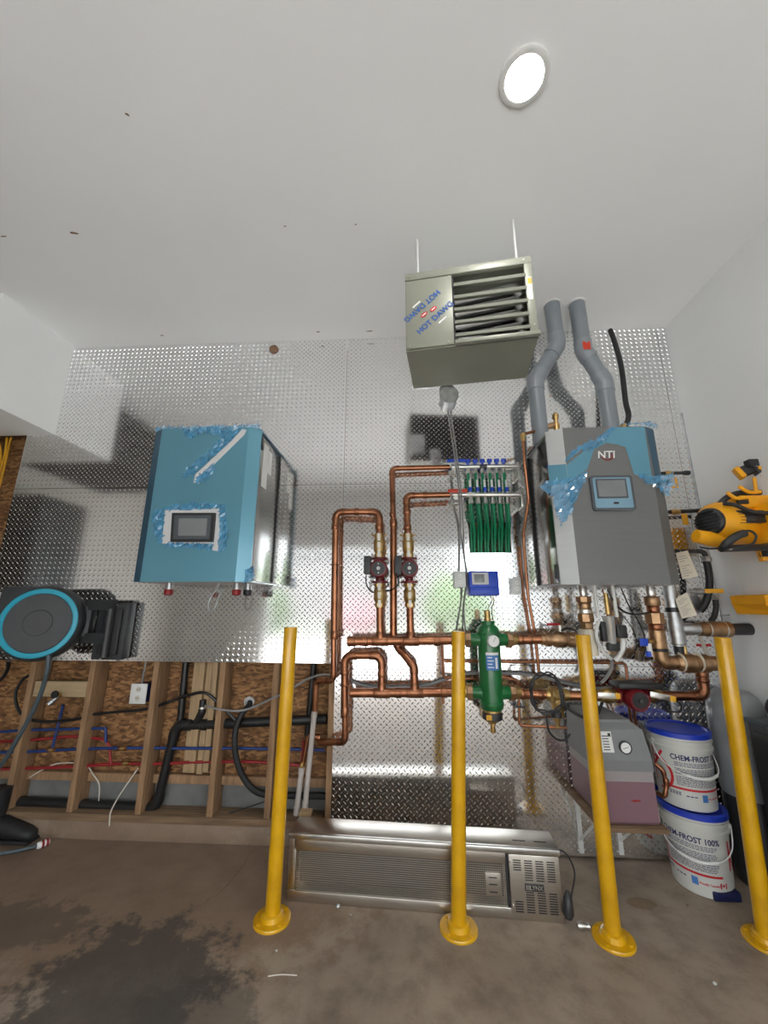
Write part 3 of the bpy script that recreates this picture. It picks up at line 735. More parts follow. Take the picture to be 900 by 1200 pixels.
# rear fan guard, motor and flue collar below/behind
part_turned('fan_ring', HM(.43, HD + .006, .21), -hn, [(0, .16), (.03, .155), (.03, .02)], 'iron', uh, 28)
part_turned('fan_motor', HM(.43, HD + .03, .21), -hn, [(0, .05), (.07, .05), (.08, .03)], 'iron', uh, 16)
fc = (0.2671, -0.5, 2.6495)
part_turned('flue_collar', (fc[0], -.585, 2.60), (0, 1, 0), [(-.02, .055), (.0, .055), (.02, .05), (.10, .05)], 'galv', uh, 20)
part_turned('flue_spigot', (fc[0], -.50, 2.70), (0, 0, -1), [(0, .048), (.09, .048), (.095, .054), (.11, .054), (.115, .046), (.13, .046)], 'galv', uh, 20)
part_box('control_box', (.05, -.58, 2.70), (.18, -.50, 2.86), 'galv', uh, bev=.004)

# ------------------------------------------------------------ grey flue pipes
def flue(name, label, pts, r, orange=False):
    t = thing(name, label, 'pipe', pts[0], 'grey flue pipes')
    pts = [V(p) for p in pts]; pts[0] = V((pts[1].x, pts[1].y, 2.432)); pts[-1].z = CEIL - .001
    bm = NB(); sweep(bm, fillet(pts, .09, 8)[0], r, 24); build('pipe', bm, 'flue', t)
    _, arcs = fillet(pts, .09, 8)
    for arc, di, do in arcs:
        bm = NB(); sweep(bm, [arc[0] - di.normalized() * .05] + arc + [arc[-1] + do.normalized() * .05], r * 1.1, 24); build('elbow', bm, 'flue_fit', t)
    part_turned('escutcheon', V((pts[-1].x, pts[-1].y, CEIL)) if pts[-1].z > 3.4 else pts[-1], (0, 0, -1), [(0, r * 1.16), (.008, r * 1.14), (.010, r)], 'white_plastic', t, 24)
    if orange: part_box('sticker', (pts[2].x - .03, pts[2].y - r * 1.13, pts[2].z - .03), (pts[2].x + .02, pts[2].y - r * 1.08, pts[2].z + .03), 'red_plastic', t)
flue('flue_pipe', 'grey plastic flue rising from the steel boiler, nearer the unit heater', [(0.8893, -0.22, 2.5659), (0.9081, -0.22, 2.911), (1.0715, -0.25, 3.1594), (1.0522, -0.28, 3.3711)], .052)
flue('flue_pipe', 'grey plastic flue with an orange sticker, nearer the right wall', [(1.3709, -0.22, 2.5543), (1.3685, -0.22, 2.8832), (1.2455, -0.25, 3.1122), (1.2237, -0.28, 3.3915)], .052, True)

# ------------------------------------------------------------ yellow bollards
for i, (b, tp, lb) in enumerate((((-0.6245, -0.5349, 0), (-0.6113, -0.545, 1.2943), 'yellow steel bollard in front of the open studs'), ((0.2205, -0.5382, 0), (0.2712, -0.545, 1.2776), 'yellow steel bollard standing before the green separator'),
                             ((0.8813, -0.5538, 0), (0.8983, -0.545, 1.2646), 'yellow steel bollard in front of the pink glycol tank'), ((1.5334, -0.5288, 0), (1.5773, -0.545, 1.2566), 'yellow steel bollard beside the white pails at the right edge'))):
    t = thing('bollard', lb, 'bollard', b, 'yellow bollards in a row')
    b = V(b); tp = V(tp); d = tp - b
    part_turned('post', b + d * .004, d, [(0, .0345), (d.length * .99 - .002, .0345), (d.length * .99, .0325)], 'yellow_paint', t, 24)
    part_turned('flange', b, (0, 0, 1), [(0, .085), (.007, .085), (.011, .082), (.012, .052), (.03, .047), (.034, .040)], 'yellow_paint', t, 28)
    for k in range(4):
        a = math.pi / 4 + k * math.pi / 2
        part_turned('bolt', b + V((math.cos(a) * .068, math.sin(a) * .068, .010)), (0, 0, 1), [(0, .008), (.007, .008)], 'yellow_paint', t, 6)

# ------------------------------------------------------------ stainless patio heater lying on the floor
a0 = V((-0.592, -0.414, 0)); a1 = V((0.706, -0.478, 0)); lr = (a1 - a0).normalized(); ln_ = V((lr.y, -lr.x, 0)); LW = (a1 - a0).length
lx = thing('patio_heater', 'long stainless steel LYNX infrared heater lying on the concrete floor', 'heater', (a0 + a1) / 2)
LM = Matrix(((lr.x, -ln_.x, 0, a0.x), (lr.y, -ln_.y, 0, a0.y), (0, 0, 1, 0), (0, 0, 0, 1)))
def lbox(name, lo, hi, m, bev=0, par=lx, **k): return part_box(name, lo, hi, m, par, bev, LM, **k)
LH = .285; LD = .15
bm = NB()
box(bm, (0, .02, 0), (LW, LD, .012), 0, LM); box(bm, (0, LD - .012, .012), (LW, LD, LH - .02), 0, LM); box(bm, (0, .02, .012), (.012, LD - .012, LH - .02), 0, LM); box(bm, (LW - .012, .02, .012), (LW, LD - .012, LH - .02), 0, LM)
build('housing', bm, 'steel_h', lx, smooth=False)
lbox('top_cover', (-.006, -.006, LH - .02), (LW + .002, LD + .005, LH), 'steel_h', .004)
lbox('front_rim', (-.006, -.016, LH - .022), (LW + .002, .004, LH + .004), 'nickel', .005)
lbox('upper_frame', (.02, 0, LH - .072), (1.06, .012, LH - .024), 'steel_h', .002)
lbox('lower_frame', (.0, -.004, .0), (LW, .02, .045), 'steel_h', .004)
lbox('end_frame', (-.004, 0, .03), (.035, .014, LH - .024), 'steel_h', .003)
lbox('divider', (1.052, -.002, .03), (1.062, .02, LH - .024), 'black')
lbox('inner_reflector', (.03, .09, .03), (1.05, .095, LH - .03), 'charcoal_light')
for z in (.10, .16): 
    bm = NB(); cyl(bm, LM @ V((.04, .05, z)), LM @ V((1.04, .05, z)), .008, 10); build('burner_tube', bm, 'charcoal_light', lx)
bm = NB()
for i in range(116):
    x = .04 + i * .00875; box(bm, (x - .0012, .003, .045), (x + .0012, .005, LH - .072), 0, LM)
for j in range(20):
    z = .048 + j * .0087; box(bm, (.035, .002, z - .0012), (1.052, .004, z + .0012), 0, LM)
build('wire_mesh', bm, 'steel_h', lx, smooth=False, kind='stuff')
lbox('igniter_plate', (.955, -.003, .085), (1.025, .003, .175), 'steel_h', .001)
for z in (.10, .13, .157): lbox('slot', (.97, -.0042, z - .002), (1.008, -.002, z + .002), 'black')
lbox('control_panel', (1.066, -.006, .012), (LW - .004, .01, LH - .028), 'steel_h', .003)
for c in range(4):
    for k in range(22):
        z = .035 + k * .0095; x0 = 1.085 + c * .051
        if .118 < z < .150: continue
        if c == 0 and .08 < z < .19: continue
        lbox('vent_slot', (x0, -.0068, z - .0022), (x0 + .036, -.004, z + .0022), 'black', smooth=False)
bp_ = lbox('name_plate', (1.132, -.011, .118), (1.218, -.005, .146), 'black', .002)
print_text('nameplate_lettering', 'LYNX', .024, lambda x, y, h: LM @ V((1.183 + x * .95, -.011 - h, .132 + y)), 'nickel', bp_, .0012)
print_poly('nameplate_emblem', [rect(-.009, -.009, -.004, .009), rect(-.001, -.009, .002, .009), rect(.005, -.009, .009, .009)], lambda x, y, h: LM @ V((1.147 + x, -.011 - h, .132 + y)), 'nickel', bp_)
for z in (.055, .225): part_turned('knob_screw', LM @ V((1.074, -.006, z)), ln_, [(0, .005), (.006, .004)], 'nickel', lx, 10)
for x in (1.10, 1.20): lbox('top_slot', (x, .05, LH - .001), (x + .06, .056, LH + .001), 'dark_inside')
lbox('rear_bracket', (1.0, .152, .20), (1.16, .19, .22), 'steel_h', .002)
cable('supply_hose', '', [LM @ V((LW, .10, .24)), LM @ V((LW + .06, .10, .22)), LM @ V((LW + .09, .09, .15)), LM @ V((LW + .05, .04, .08)), LM @ V((LW + .03, .0, .03))], .004, 'black', parent=lx)
part_turned('hose_knob', LM @ V((LW + .012, -.02, .03)), (.15, .25, 1), [(0, .014), (.02, .024), (.07, .02), (.10, .006)], 'black', lx, 14)
part_turned('fitting', LM @ V((LW + .045, -.03, .016)), lr, [(0, .012), (.02, .015), (.035, .010), (.05, .012)], 'nickel', lx, 12)

# ------------------------------------------------------------ two glycol pails
def pail(cx, cy, z0, face, style, label):
    t = thing('pail', label, 'bucket', (cx, cy, z0), 'stacked white pails with blue lids')
    hgt = .365; rb, rt_ = .128, .146
    part_turned('shell', (cx, cy, z0), (0, 0, 1), [(0, rb - .006), (.004, rb), (hgt * .76, rb + (rt_ - rb) * .76), (hgt * .765, rt_ + .004), (hgt * .80, rt_ + .005), (hgt * .805, rt_ - .001), (hgt * .87, rt_ + .001), (hgt * .875, rt_ + .006), (hgt * .90, rt_ + .006), (hgt * .905, rt_), (hgt * .95, rt_ + .001)], 'bucket_white', t, 48)
    part_turned('lid', (cx, cy, z0), (0, 0, 1), [(hgt * .935, rt_ + .004), (hgt * .94, rt_ + .009), (hgt * 1.0, rt_ + .008), (hgt * 1.01, rt_ + .003), (hgt * 1.01, rt_ - .008), (hgt * .985, rt_ - .014), (hgt * .985, .01)], 'lid_blue', t, 48)
    def bmap(x, z, h=0.0):   # x = arc length along the wall of the pail, z above its base
        r = rb + (rt_ - rb) * min(1, z / hgt) + .0006 + h
        a = face + x / .137
        return V((cx + math.cos(a) * r, cy + math.sin(a) * r, z0 + z))
    def curved(name, pl, m, kind=None, n=1):
        bm = NB()
        for q in pl:
            (x0, y0), (x1, y1) = q[0], q[2]
            n = max(1, int(abs(x1 - x0) / .012))
            for k in range(n):
                xa, xb = x0 + (x1 - x0) * k / n, x0 + (x1 - x0) * (k + 1) / n
                vs = [bm.verts.new(bmap(*c)) for c in ((xa, y0), (xb, y0), (xb, y1), (xa, y1))]
                bm.faces.new(vs)
        return build(name, bm, m, t, smooth=False, kind=kind)
    print_text('lettering', 'CHEM-FROST 100%', .036, lambda x, y, h: bmap(.0 + x, .247 + y, .0002), 'ink_navy', t, .0006, .86)
    rnd = random.Random(style); L_ = []
    x0 = -.118
    for j in range(15):
        z = .224 - j * .0076
        if j in (3, 8): continue
        x = x0
        end = .118 - (rnd.random() * .05 if j in (2, 7, 14) else rnd.random() * .012)
        while x < end:
            w = rnd.uniform(.006, .02); L_.append(rect(x, z - .0016, min(x + w, end), z + .0016)); x += w + .003
    curved('small_print', L_, 'ink_navy', 'stuff')
    # red device: two strokes and an arc, then the band
    def stroke(p, q, w):
        n = 8; out = []
        for k in range(n):
            ax, az = p[0] + (q[0] - p[0]) * k / n, p[1] + (q[1] - p[1]) * k / n; bx, bz = p[0] + (q[0] - p[0]) * (k + 1) / n, p[1] + (q[1] - p[1]) * (k + 1) / n
            out.append(((ax, az), (bx, bz), w))
        return out
    segs = []
    xo = -.19
    segs += stroke((xo - .045, .175), (xo + .02, .262), .007)
    arc = [(xo - .02 + .075 * math.cos(a), .150 + .075 * math.sin(a)) for a in [math.radians(100 - 190 * k / 14) for k in range(15)]]
    segs += [(a, b, .007) for a, b in zip(arc, arc[1:])]
    segs += stroke((xo - .045, .10), (xo - .045, .27), .005)
    if style == 1: segs += stroke((.185, .12), (.185, .25), .006) + stroke((.188, .185), (.235, .25), .006) + stroke((.188, .18), (.235, .10), .006)
    bm = NB()
    for p, q, w in segs:
        dx, dz = q[0] - p[0], q[1] - p[1]; l = math.hypot(dx, dz) or 1; nx_, nz_ = -dz / l * w, dx / l * w
        bm.faces.new([bm.verts.new(bmap(*c)) for c in ((p[0] - nx_, p[1] - nz_), (q[0] - nx_, q[1] - nz_), (q[0] + nx_, q[1] + nz_), (p[0] + nx_, p[1] + nz_))])
    build('emblem', bm, 'ink_red', t, smooth=False)
    curved('red_band', [rect(-.16, .094, .128, .104)], 'ink_red')
    curved('blue_square', [rect(-.012, .048, .016, .082)], 'ink_blue')
    curved('small_caption', [rect(-.085 + k * .018, .066, -.071 + k * .018, .071) for k in range(3)] + [rect(-.16 + (k % 4) * .014, .066 + .006 * (k // 4), -.149 + (k % 4) * .014, .0695 + .006 * (k // 4)) for k in range(12)], 'ink_navy', 'stuff')
    print_text('caption_lettering', 'Proudly Canadian', .013, lambda x, y, h: bmap(.066 + x, .062 + y, .0002), 'ink_red', t, .0006)
    curved('flag_bar', [rect(.110, .052, .117, .076), rect(.137, .052, .144, .076)], 'ink_red')
    lf = [(0, .009), (.003, .004), (.007, .005), (.005, 0), (.006, -.003), (.001, -.004), (.0, -.009), (-.001, -.004), (-.006, -.003), (-.005, 0), (-.007, .005), (-.003, .004)]
    bm = NB(); bm.faces.new([bm.verts.new(bmap(.127 + x, .064 + y)) for x, y in lf]); build('flag_leaf', bm, 'ink_red', t, smooth=False)
    # bail handle and its ears
    for s in (-1, 1):
        c = bmap(style_off + s * .215, .30); o_ = V((c.x - cx, c.y - cy, 0)).normalized()
        part_turned('handle_ear', c, o_, [(-.006, .016), (.010, .014), (.014, .008)], 'bucket_white', t, 12)
    pts = []
    for k in range(13):
        u_ = -1 + 2 * k / 12; dip = .135 * (1 - u_ * u_) ** .6
        p = bmap(style_off + u_ * .215, .30 - dip, .012 + .012 * (1 - abs(u_))); pts.append(p)
    bm = NB(); sweep(bm, catmull(pts, 3), .0028, 8); build('handle', bm, 'white_plastic', t)
    bm = NB(); sweep(bm, catmull(pts[4:9], 3), .007, 8); build('hand_grip', bm, 'white_plastic', t)
    return t
fdir = math.atan2(-2.486, -1.525)
style_off = 0.03
pail(1.528, -.170, 0.0, fdir - .26, 1, 'white CHEM-FROST pail with blue lid standing on the floor')
style_off = 0.0
pail(1.520, -.165, .3705, fdir + .60, 2, 'white CHEM-FROST pail with blue lid, upper of the stack')
bm = NB(); box(bm, (1.489, -0.3014, 0), V((1.489, -0.3014, 0)) + V((.13, .05, .04)), .006); tag(build('floor_wedge', bm, 'navy'), 'dark blue plastic wedge on the floor by the lower pail', 'wedge')

# ------------------------------------------------------------ glycol feed tank on its shelf
tk = thing('feeder_tank', 'grey glycol feeder with pink fluid on a wall shelf', 'tank', (1.10, -.21, .352))
def loft(name, secs, m, par, **k):
    bm = NB(); rg = [[bm.verts.new(p) for p in s] for s in secs]; n = len(rg[0])
    for a, b in zip(rg, rg[1:]):
        for i in range(n): bm.faces.new((a[i], a[(i + 1) % n], b[(i + 1) % n], b[i]))
    bm.faces.new(rg[0]); bm.faces.new(rg[-1])
    return build(name, bm, m, par, smooth=False, **k)
def sec(x0, x1, y0, y1, z): return [(x0, y0, z), (x1, y0, z), (x1, y1, z), (x0, y1, z)]
tx0, tx1, ty0, ty1 = .968, 1.228, -.400, -.025
loft('fluid_section', [sec(tx0 + .012, tx1 - .006, ty0 + .012, ty1, .355), sec(tx0, tx1, ty0, ty1, .37), sec(tx0, tx1, ty0, ty1, .545)], 'tank_pink', tk)
loft('clear_section', [sec(tx0, tx1, ty0, ty1, .545), sec(tx0, tx1, ty0, ty1, .595)], 'tank_clear', tk)
loft('cover', [sec(tx0 - .004, tx1 + .004, ty0 - .004, ty1, .592), sec(tx0 - .004, tx1 + .004, ty0 - .004, ty1, .64), sec(tx0 + .006, tx1 - .012, ty0 + .02, ty1, .775), sec(tx0 + .016, tx1 - .04, ty0 + .05, ty1, .80)], 'tank_grey', tk)
loft('lid', [sec(tx0 + .02, tx1 - .045, ty0 + .054, ty1 - .01, .80), sec(tx0 + .024, tx1 - .05, ty0 + .06, ty1 - .014, .812)], 'tank_grey', tk)
tm = flat_map((0, ty0 + .008, 0), (1, 0, 0), V((0, .024, .135)))
def tmap(px):
    return (px[0], (px[2] - .0))
def tfront(x, z, h=0.0):
    return V((x, ty0 - .004 + .024 * max(0, (z - .64) / .135) - h, z))
s0 = (1.0239, -0.385, 0.7239); g0 = (1.1099, -0.385, 0.6979)
print_poly('sticker', [rect(s0[0] - .028, s0[2] - .05, s0[0] + .030, s0[2] + .042)], tfront, 'white_plastic', tk, 0, .001)
print_poly('sticker_print', [rect(s0[0] - .02, s0[2] - .04 + k * .012, s0[0] + .012, s0[2] - .036 + k * .012) for k in range(6)] + [rect(s0[0] + .012, s0[2] + .02, s0[0] + .026, s0[2] + .036)], tfront, 'black', tk, .001, .0015, kind='stuff')
gg = part_turned('gauge', tfront(g0[0], g0[2]), (0, -1, .1), [(0, .030), (.012, .030), (.013, .025), (.010, .0245)], 'black', tk, 24)
part_turned('gauge_face', tfront(g0[0], g0[2], .0102), (0, -1, .1), [(0, .0245), (.0008, .0245)], 'white_plastic', gg, 24)
print_poly('gauge_needle', [rect(-.014, -.001, .014, .001)], lambda x, y, h: tfront(g0[0] + x, g0[2] + y + x * .3, .0112 + h), 'black', gg)
print_poly('dried_drip', [[(1.10, .462), (1.125, .468), (1.15, .466), (1.148, .460), (1.12, .457)]], lambda x, y, h: V((x, ty0 - .0005 - h, y)), 'red_cap', tk)
sh = thing('wall_shelf', 'small wooden shelf on two white brackets under the feeder tank', 'shelf', (1.10, -.1, .10))
part_box('board', (tx0 - .03, ty0 - .02, .332), (tx1 + .03, -.003, .351), 'sole', sh, bev=.002)
for x in (tx0 + .02, tx1 - .02):
    bm = NB(); box(bm, (x - .012, -.012, .03), (x + .012, -.003, .332)); box(bm, (x - .012, ty0 + .05, .322), (x + .012, -.012, .3315))
    sweep(bm, [(x, -.012, .10), (x, ty0 + .12, .322)], .007, 8); build('bracket', bm, 'white_plastic', sh, smooth=False)

# ------------------------------------------------------------ smoke-grey tank and black cabinet at the right
gt = thing('brine_tank', 'smoky grey round plastic tank in the right corner behind the bollard', 'tank', (1.86, -.155, 0))
part_turned('base', (1.86, -.155, 0), (0, 0, 1), [(0, .12), (.02, .125), (.40, .125), (.42, .115)], 'black', gt, 32)
part_turned('shell', (1.86, -.155, .40), (0, 0, 1), [(0, .118), (.04, .130), (.10, .134), (.40, .134), (.46, .128), (.50, .112), (.53, .08), (.54, .03)], 'plastic_smoke', gt, 36)
bx = thing('tool_cabinet', 'black tool cabinet against the right wall', 'cabinet', (1.88, -.62, 0))
part_box('carcass', (1.775, -.92, .04), (1.99, -.34, .815), 'charcoal', bx, bev=.006)
part_box('top_mat', (1.765, -.93, .815), (1.995, -.33, .835), 'hose_grey', bx, bev=.004)
for z0_, z1_ in ((.07, .30), (.31, .54), (.55, .78)): part_box('drawer', (1.765, -.90, z0_), (1.777, -.37, z1_), 'black', bx, bev=.004)
for x, y in ((1.80, -.88), (1.80, -.38), (1.96, -.88), (1.96, -.38)): part_turned('foot', (x, y, 0), (0, 0, 1), [(0, .018), (.042, .018)], 'black', bx, 10)
bm = NB(); bmesh.ops.create_uvsphere(bm, u_segments=18, v_segments=10, radius=1)
for v in bm.verts: v.co = V((1.88 + v.co.x * .075, -.46 + v.co.y * .085, .895 + v.co.z * .06 * (1.0 if v.co.z > 0 else .98) + .012 * noise.noise(v.co * 3)))
tag(build('work_glove', bm, 'black_rubber'), 'black crumpled rubber glove lying on the tool cabinet', 'glove')

# ------------------------------------------------------------ unseen side of the room, mirrored dimly in the left plates
ob = thing('storage_rack', 'dark overhead storage rack mirrored in the upper left tread plate', 'rack', (-3.4, -1.4, 2.78))
part_box('load', (-3.95, -2.0, 2.80), (-2.95, -.80, 3.40), 'dark_store', ob, bev=.02)
for x, y in ((-3.9, -1.95), (-3.0, -1.95), (-3.9, -.85), (-3.0, -.85)): part_turned('hanger', (x, y, 2.78), (0, 0, 1), [(0, .015), (CEIL - 2.78, .015)], 'galv', ob, 8)
cb = thing('tall_cabinet', 'tall dark cabinet on the left wall, mirrored in the tread plate', 'cabinet', (-3.95, -1.25, 0))
part_box('carcass', (-4.195, -1.55, .0), (-3.72, -.95, 2.5), 'dark_store', cb, bev=.01)
for y0_, y1_ in ((-1.54, -1.255), (-1.245, -.96)):
    dr = part_box('door', (-3.72, y0_, .08), (-3.70, y1_, 2.47), 'charcoal', cb, bev=.004); part_turned('handle', (-3.70, (y0_ + y1_) / 2, 1.1), (1, 0, 0), [(0, .012), (.03, .016)], 'galv', dr, 10)

def mid(a, b, t=.5): return tuple(a[i] + (b[i] - a[i]) * t for i in range(3))
UP = (0, 0, 1); DN = (0, 0, -1); RT = (1, 0, 0); LF = (-1, 0, 0); FR = (0, -1, 0)
YP = -.13
# ------------------------------------------------------------ main copper work
def strap(t, p, r, d=RT):
    d = V(d)
    bm = NB(); sweep(bm, [V(p) - d * .03 + V((0, abs(p[1]) - .004, 0)), V(p) - d * (r + .006) , V(p) - d * (r + .004) + V((0, -r * .6, 0)), V(p) + V((0, -r - .003, 0)), V(p) + d * (r + .004) + V((0, -r * .6, 0)), V(p) + d * (r + .006), V(p) + d * .03 + V((0, abs(p[1]) - .004, 0))], .0035, 6)
    build('pipe_strap', bm, 'copper_fit', t)
t = pipe_run('copper_pipe', 'copper riser looping over into the left circulator pump', 'pipe', [[(-0.4573, -0.1, 1.1943), (-0.4726, -0.1, 2.0209), (-0.174, -0.13, 2.0106), (-0.1704, -0.13, 1.8588)]], .0235, bend=.045,
             couplings=[((-0.4721, -0.1, 1.9135), UP, .03, .028), ((-0.4552, -0.1, 1.215), UP, .05, .027), ((-0.3264, -0.115, 2.0158), RT, .03, .028), ((-0.1717, -0.13, 1.9051), UP, .03, .028)])
pipe_run('', '', '', [[(-0.4605, -0.1, 1.2098), (-0.4518, -0.1, 0.9465), (-0.5726, -0.05, 0.9362), (-0.5751, -0.04, 0.7551), .0185]], .0185, bend=.035, parent=t)
strap(t, (-0.464, -0.1, 1.6593), .024)
t = pipe_run('copper_pipe', 'tall copper pipe between the two pumps feeding the upper manifold', 'pipe', [[(-0.0805, -0.075, 1.2), (-0.0782, -0.075, 1.927), .0225], [(-0.0782, -0.075, 1.9152), (-0.089, -0.075, 2.339), (0.3196, -0.062, 2.3462), .0185], [(-0.0805, -0.075, 1.2156), (-0.0483, -0.075, 1.1384), (0.0461, -0.13, 1.0357), (0.0492, -0.13, 0.9051), .024]], .0225, bend=.035,
             couplings=[((-0.0781, -0.075, 1.9448), UP, .05, .026), ((-0.0838, -0.075, 2.0047), UP, .03, .022)])
t = pipe_run('copper_pipe', 'copper pipe from the right circulator pump to the lower manifold', 'pipe', [[(0.0192, -0.13, 1.846), (0.011, -0.13, 2.1217), (0.3064, -0.11, 2.1295)]], .0215, bend=.035,
             couplings=[((0.0154, -0.13, 2.0086), UP, .03, .027), ((0.0171, -0.13, 1.9035), UP, .03, .027), ((0.1383, -0.12, 2.1253), RT, .03, .025)])
strap(t, (0.0141, -0.13, 1.8862), .024)
# upper header with tees
t = pipe_run('copper_pipe', 'upper copper header under the pumps, capped at its left end', 'pipe', [[(-0.357, -0.13, 1.1795), (0.3846, -0.13, 1.1925)], [(-0.1615, -0.13, 1.1886), (-0.1651, -0.13, 1.3904), .0225], [(0.03, -0.13, 1.1899), (0.0273, -0.13, 1.3909), .0225]], .028, bend=0)
for px in ((-0.1614, -0.13, 1.1835), (0.0299, -0.13, 1.1849)):
    bm = NB(); turned(bm, V(px) - V((.05, 0, 0)), RT, [(0, .0295), (.003, .0315), (.097, .0315), (.1, .0295)]); turned(bm, px, UP, [(0, .027), (.052, .027), (.056, .024)]); build('tee', bm, 'copper_fit', t)
part_turned('end_cap', V((-0.357, -0.13, 1.1795)) + V((-.012, 0, 0)), RT, [(0, .02), (.004, .0305), (.05, .0315), (.052, .029)], 'copper_fit', t)
for px in ((0.1908, -0.13, 1.1861), (-0.255, -0.13, 1.1808)): part_turned('coupling', px, RT, [(-.018, .029), (-.016, .031), (.016, .031), (.018, .029)], 'copper_fit', t)
# lower header and its loop
t = pipe_run('copper_pipe', 'lower copper header with an inverted loop at its left end', 'pipe', [[(-0.3394, -0.13, 0.8807), (0.3704, -0.13, 0.8952)], [(-0.1496, -0.13, 0.8833), (-0.1499, -0.13, 1.0981), (-0.3862, -0.1, 1.0923), (-0.3776, -0.1, 0.7634), .024]], .027, bend=.05,
             couplings=[((-0.3836, -0.1, 0.9919), UP, .03, .028), ((-0.3761, -0.1, 0.7682), UP, .055, .0265), ((-0.1495, -0.13, 0.9896), UP, .03, .028)])
pipe_run('', '', '', [[(-0.3758, -0.1, 0.7777), (-0.3708, -0.1, 0.6044), (-0.5394, -0.02, 0.5716), .0195]], .0195, bend=.035, parent=t)
for px in ((-0.1496, -0.13, 0.8833), (0.0489, -0.13, 0.8879)):
    bm = NB(); turned(bm, V(px) - V((.05, 0, 0)), RT, [(0, .0285), (.003, .0305), (.097, .0305), (.1, .0285)]); turned(bm, px, UP, [(0, .027), (.052, .027), (.056, .024)]); build('tee', bm, 'copper_fit', t)
for px in ((0.223, -0.13, 0.8922), (-0.0488, -0.13, 0.8856)): part_turned('coupling', px, RT, [(-.018, .028), (-.016, .0302), (.016, .0302), (.018, .028)], 'copper_fit', t)
strap(t, (-0.38, -0.1, 0.9179), .024)
part_turned('drain_plug', (0.2174, -0.13, 0.8789), DN, [(0, .008), (.05, .008)], 'copper_fit', t)
# small copper run left of the jamb, to the second sleeve
t = pipe_run('copper_pipe', 'short thin copper pipe dropping into the shorter grey sleeve', 'pipe', [[(-0.5509, -0.02, 0.5904), (-0.6117, -0.02, 0.6277), (-0.6445, -0.02, 0.4283)]], .011, bend=.03, couplings=[((-0.5513, -0.02, 0.6), RT, .03, .02)])
part_turned('compression_nut', (-0.642, -0.02, 0.4423), UP, [(-.02, .014), (.02, .014)], 'brass', t, 6)
for (a, b, lb) in (((-0.5787, -0.035, 0.749), (-0.6119, -0.035, 0.2267), 'grey plastic pipe sleeve, the taller of two by the jamb'), ((-0.6434, -0.035, 0.4338), (-0.6619, -0.035, 0.1989), 'grey plastic pipe sleeve, the shorter of two by the jamb')):
    q = thing('pipe_sleeve', lb, 'pipe', b, 'grey pipe sleeves')
    bm = NB(); cyl(bm, a, b, .0165); build('sleeve', bm, 'pex_grey', q)
    part_turned('collar', a, V(b) - V(a), [(-.004, .019), (.03, .02), (.032, .0165)], 'pex_grey', q)
    part_turned('brass_ring', a, V(a) - V(b), [(0, .012), (.012, .014), (.03, .012)], 'brass', q)
    part_turned('end_collar', b, V(a) - V(b), [(-.012, .018), (.03, .019), (.032, .0165)], 'pex_grey', q)
tag(build('wood_shim', (lambda b: (box(b, V((-0.6318, -0.1, 0.2077)), V((-0.6318, -0.1, 0.2077)) + V((.07, .05, .022)), .003), b)[1])(NB()), 'pale_wood'), 'small pale wood shim on the floor behind the patio heater', 'shim')
# ------------------------------------------------------------ pumps and isolation valves
def iso_valve(c0, c1, label, m='brass', rr=.033, lever=True):
    c0, c1 = V(c0), V(c1); d = (c1 - c0); L = d.length; d.normalize()
    q = thing('isolation_valve', label, 'valve', c0 if c0.z < c1.z else c1, 'brass isolation valves')
    part_turned('body', c0, d, [(0, rr * .8), (L * .12, rr * .85), (L * .2, rr * .85), (L * .3, rr * 1.15), (L * .7, rr * 1.15), (L * .8, rr * .85), (L, rr * .9)], m, q, 18)
    for k in (.04, .82): part_turned('hex_nut', c0 + d * L * k, d, [(0, rr * .98), (L * .14, rr * .98)], m, q, 6)
    side = V((1, 0, 0)) if abs(d.x) < .7 else V((0, 0, 1))
    bm = NB(); f = V((0, -1, 0)); w = .009
    a = c0 + f * (rr * 1.18)
    vs = []
    for tt in (.0, 1.0):
        for s in (-1, 1): vs.append((a + d * L * tt + side * w * s))
    for (p0, p1) in ((0.02, .30), (.36, .62), (.68, .98)):
        cc = a + d * L * (p0 + p1) / 2; h = L * (p1 - p0) / 2
        Mx = Matrix((( side.x, f.x, d.x, cc.x), (side.y, f.y, d.y, cc.y), (side.z, f.z, d.z, cc.z), (0, 0, 0, 1)))
        part_box('tag_strip', (-w, -.004, -h), (w, .003, h), 'white_plastic', q, bev=.001, M=Mx)
    if lever:
        for s in (-1, 1):
            cc = c0 + d * L * .85 + side * s * rr * .6
            bm = NB(); cyl(bm, cc + V((0, 0, 0)), cc + side * s * .03 + d * .02, .005, 8); build('wing_bolt', bm, 'brass', q)
    return q
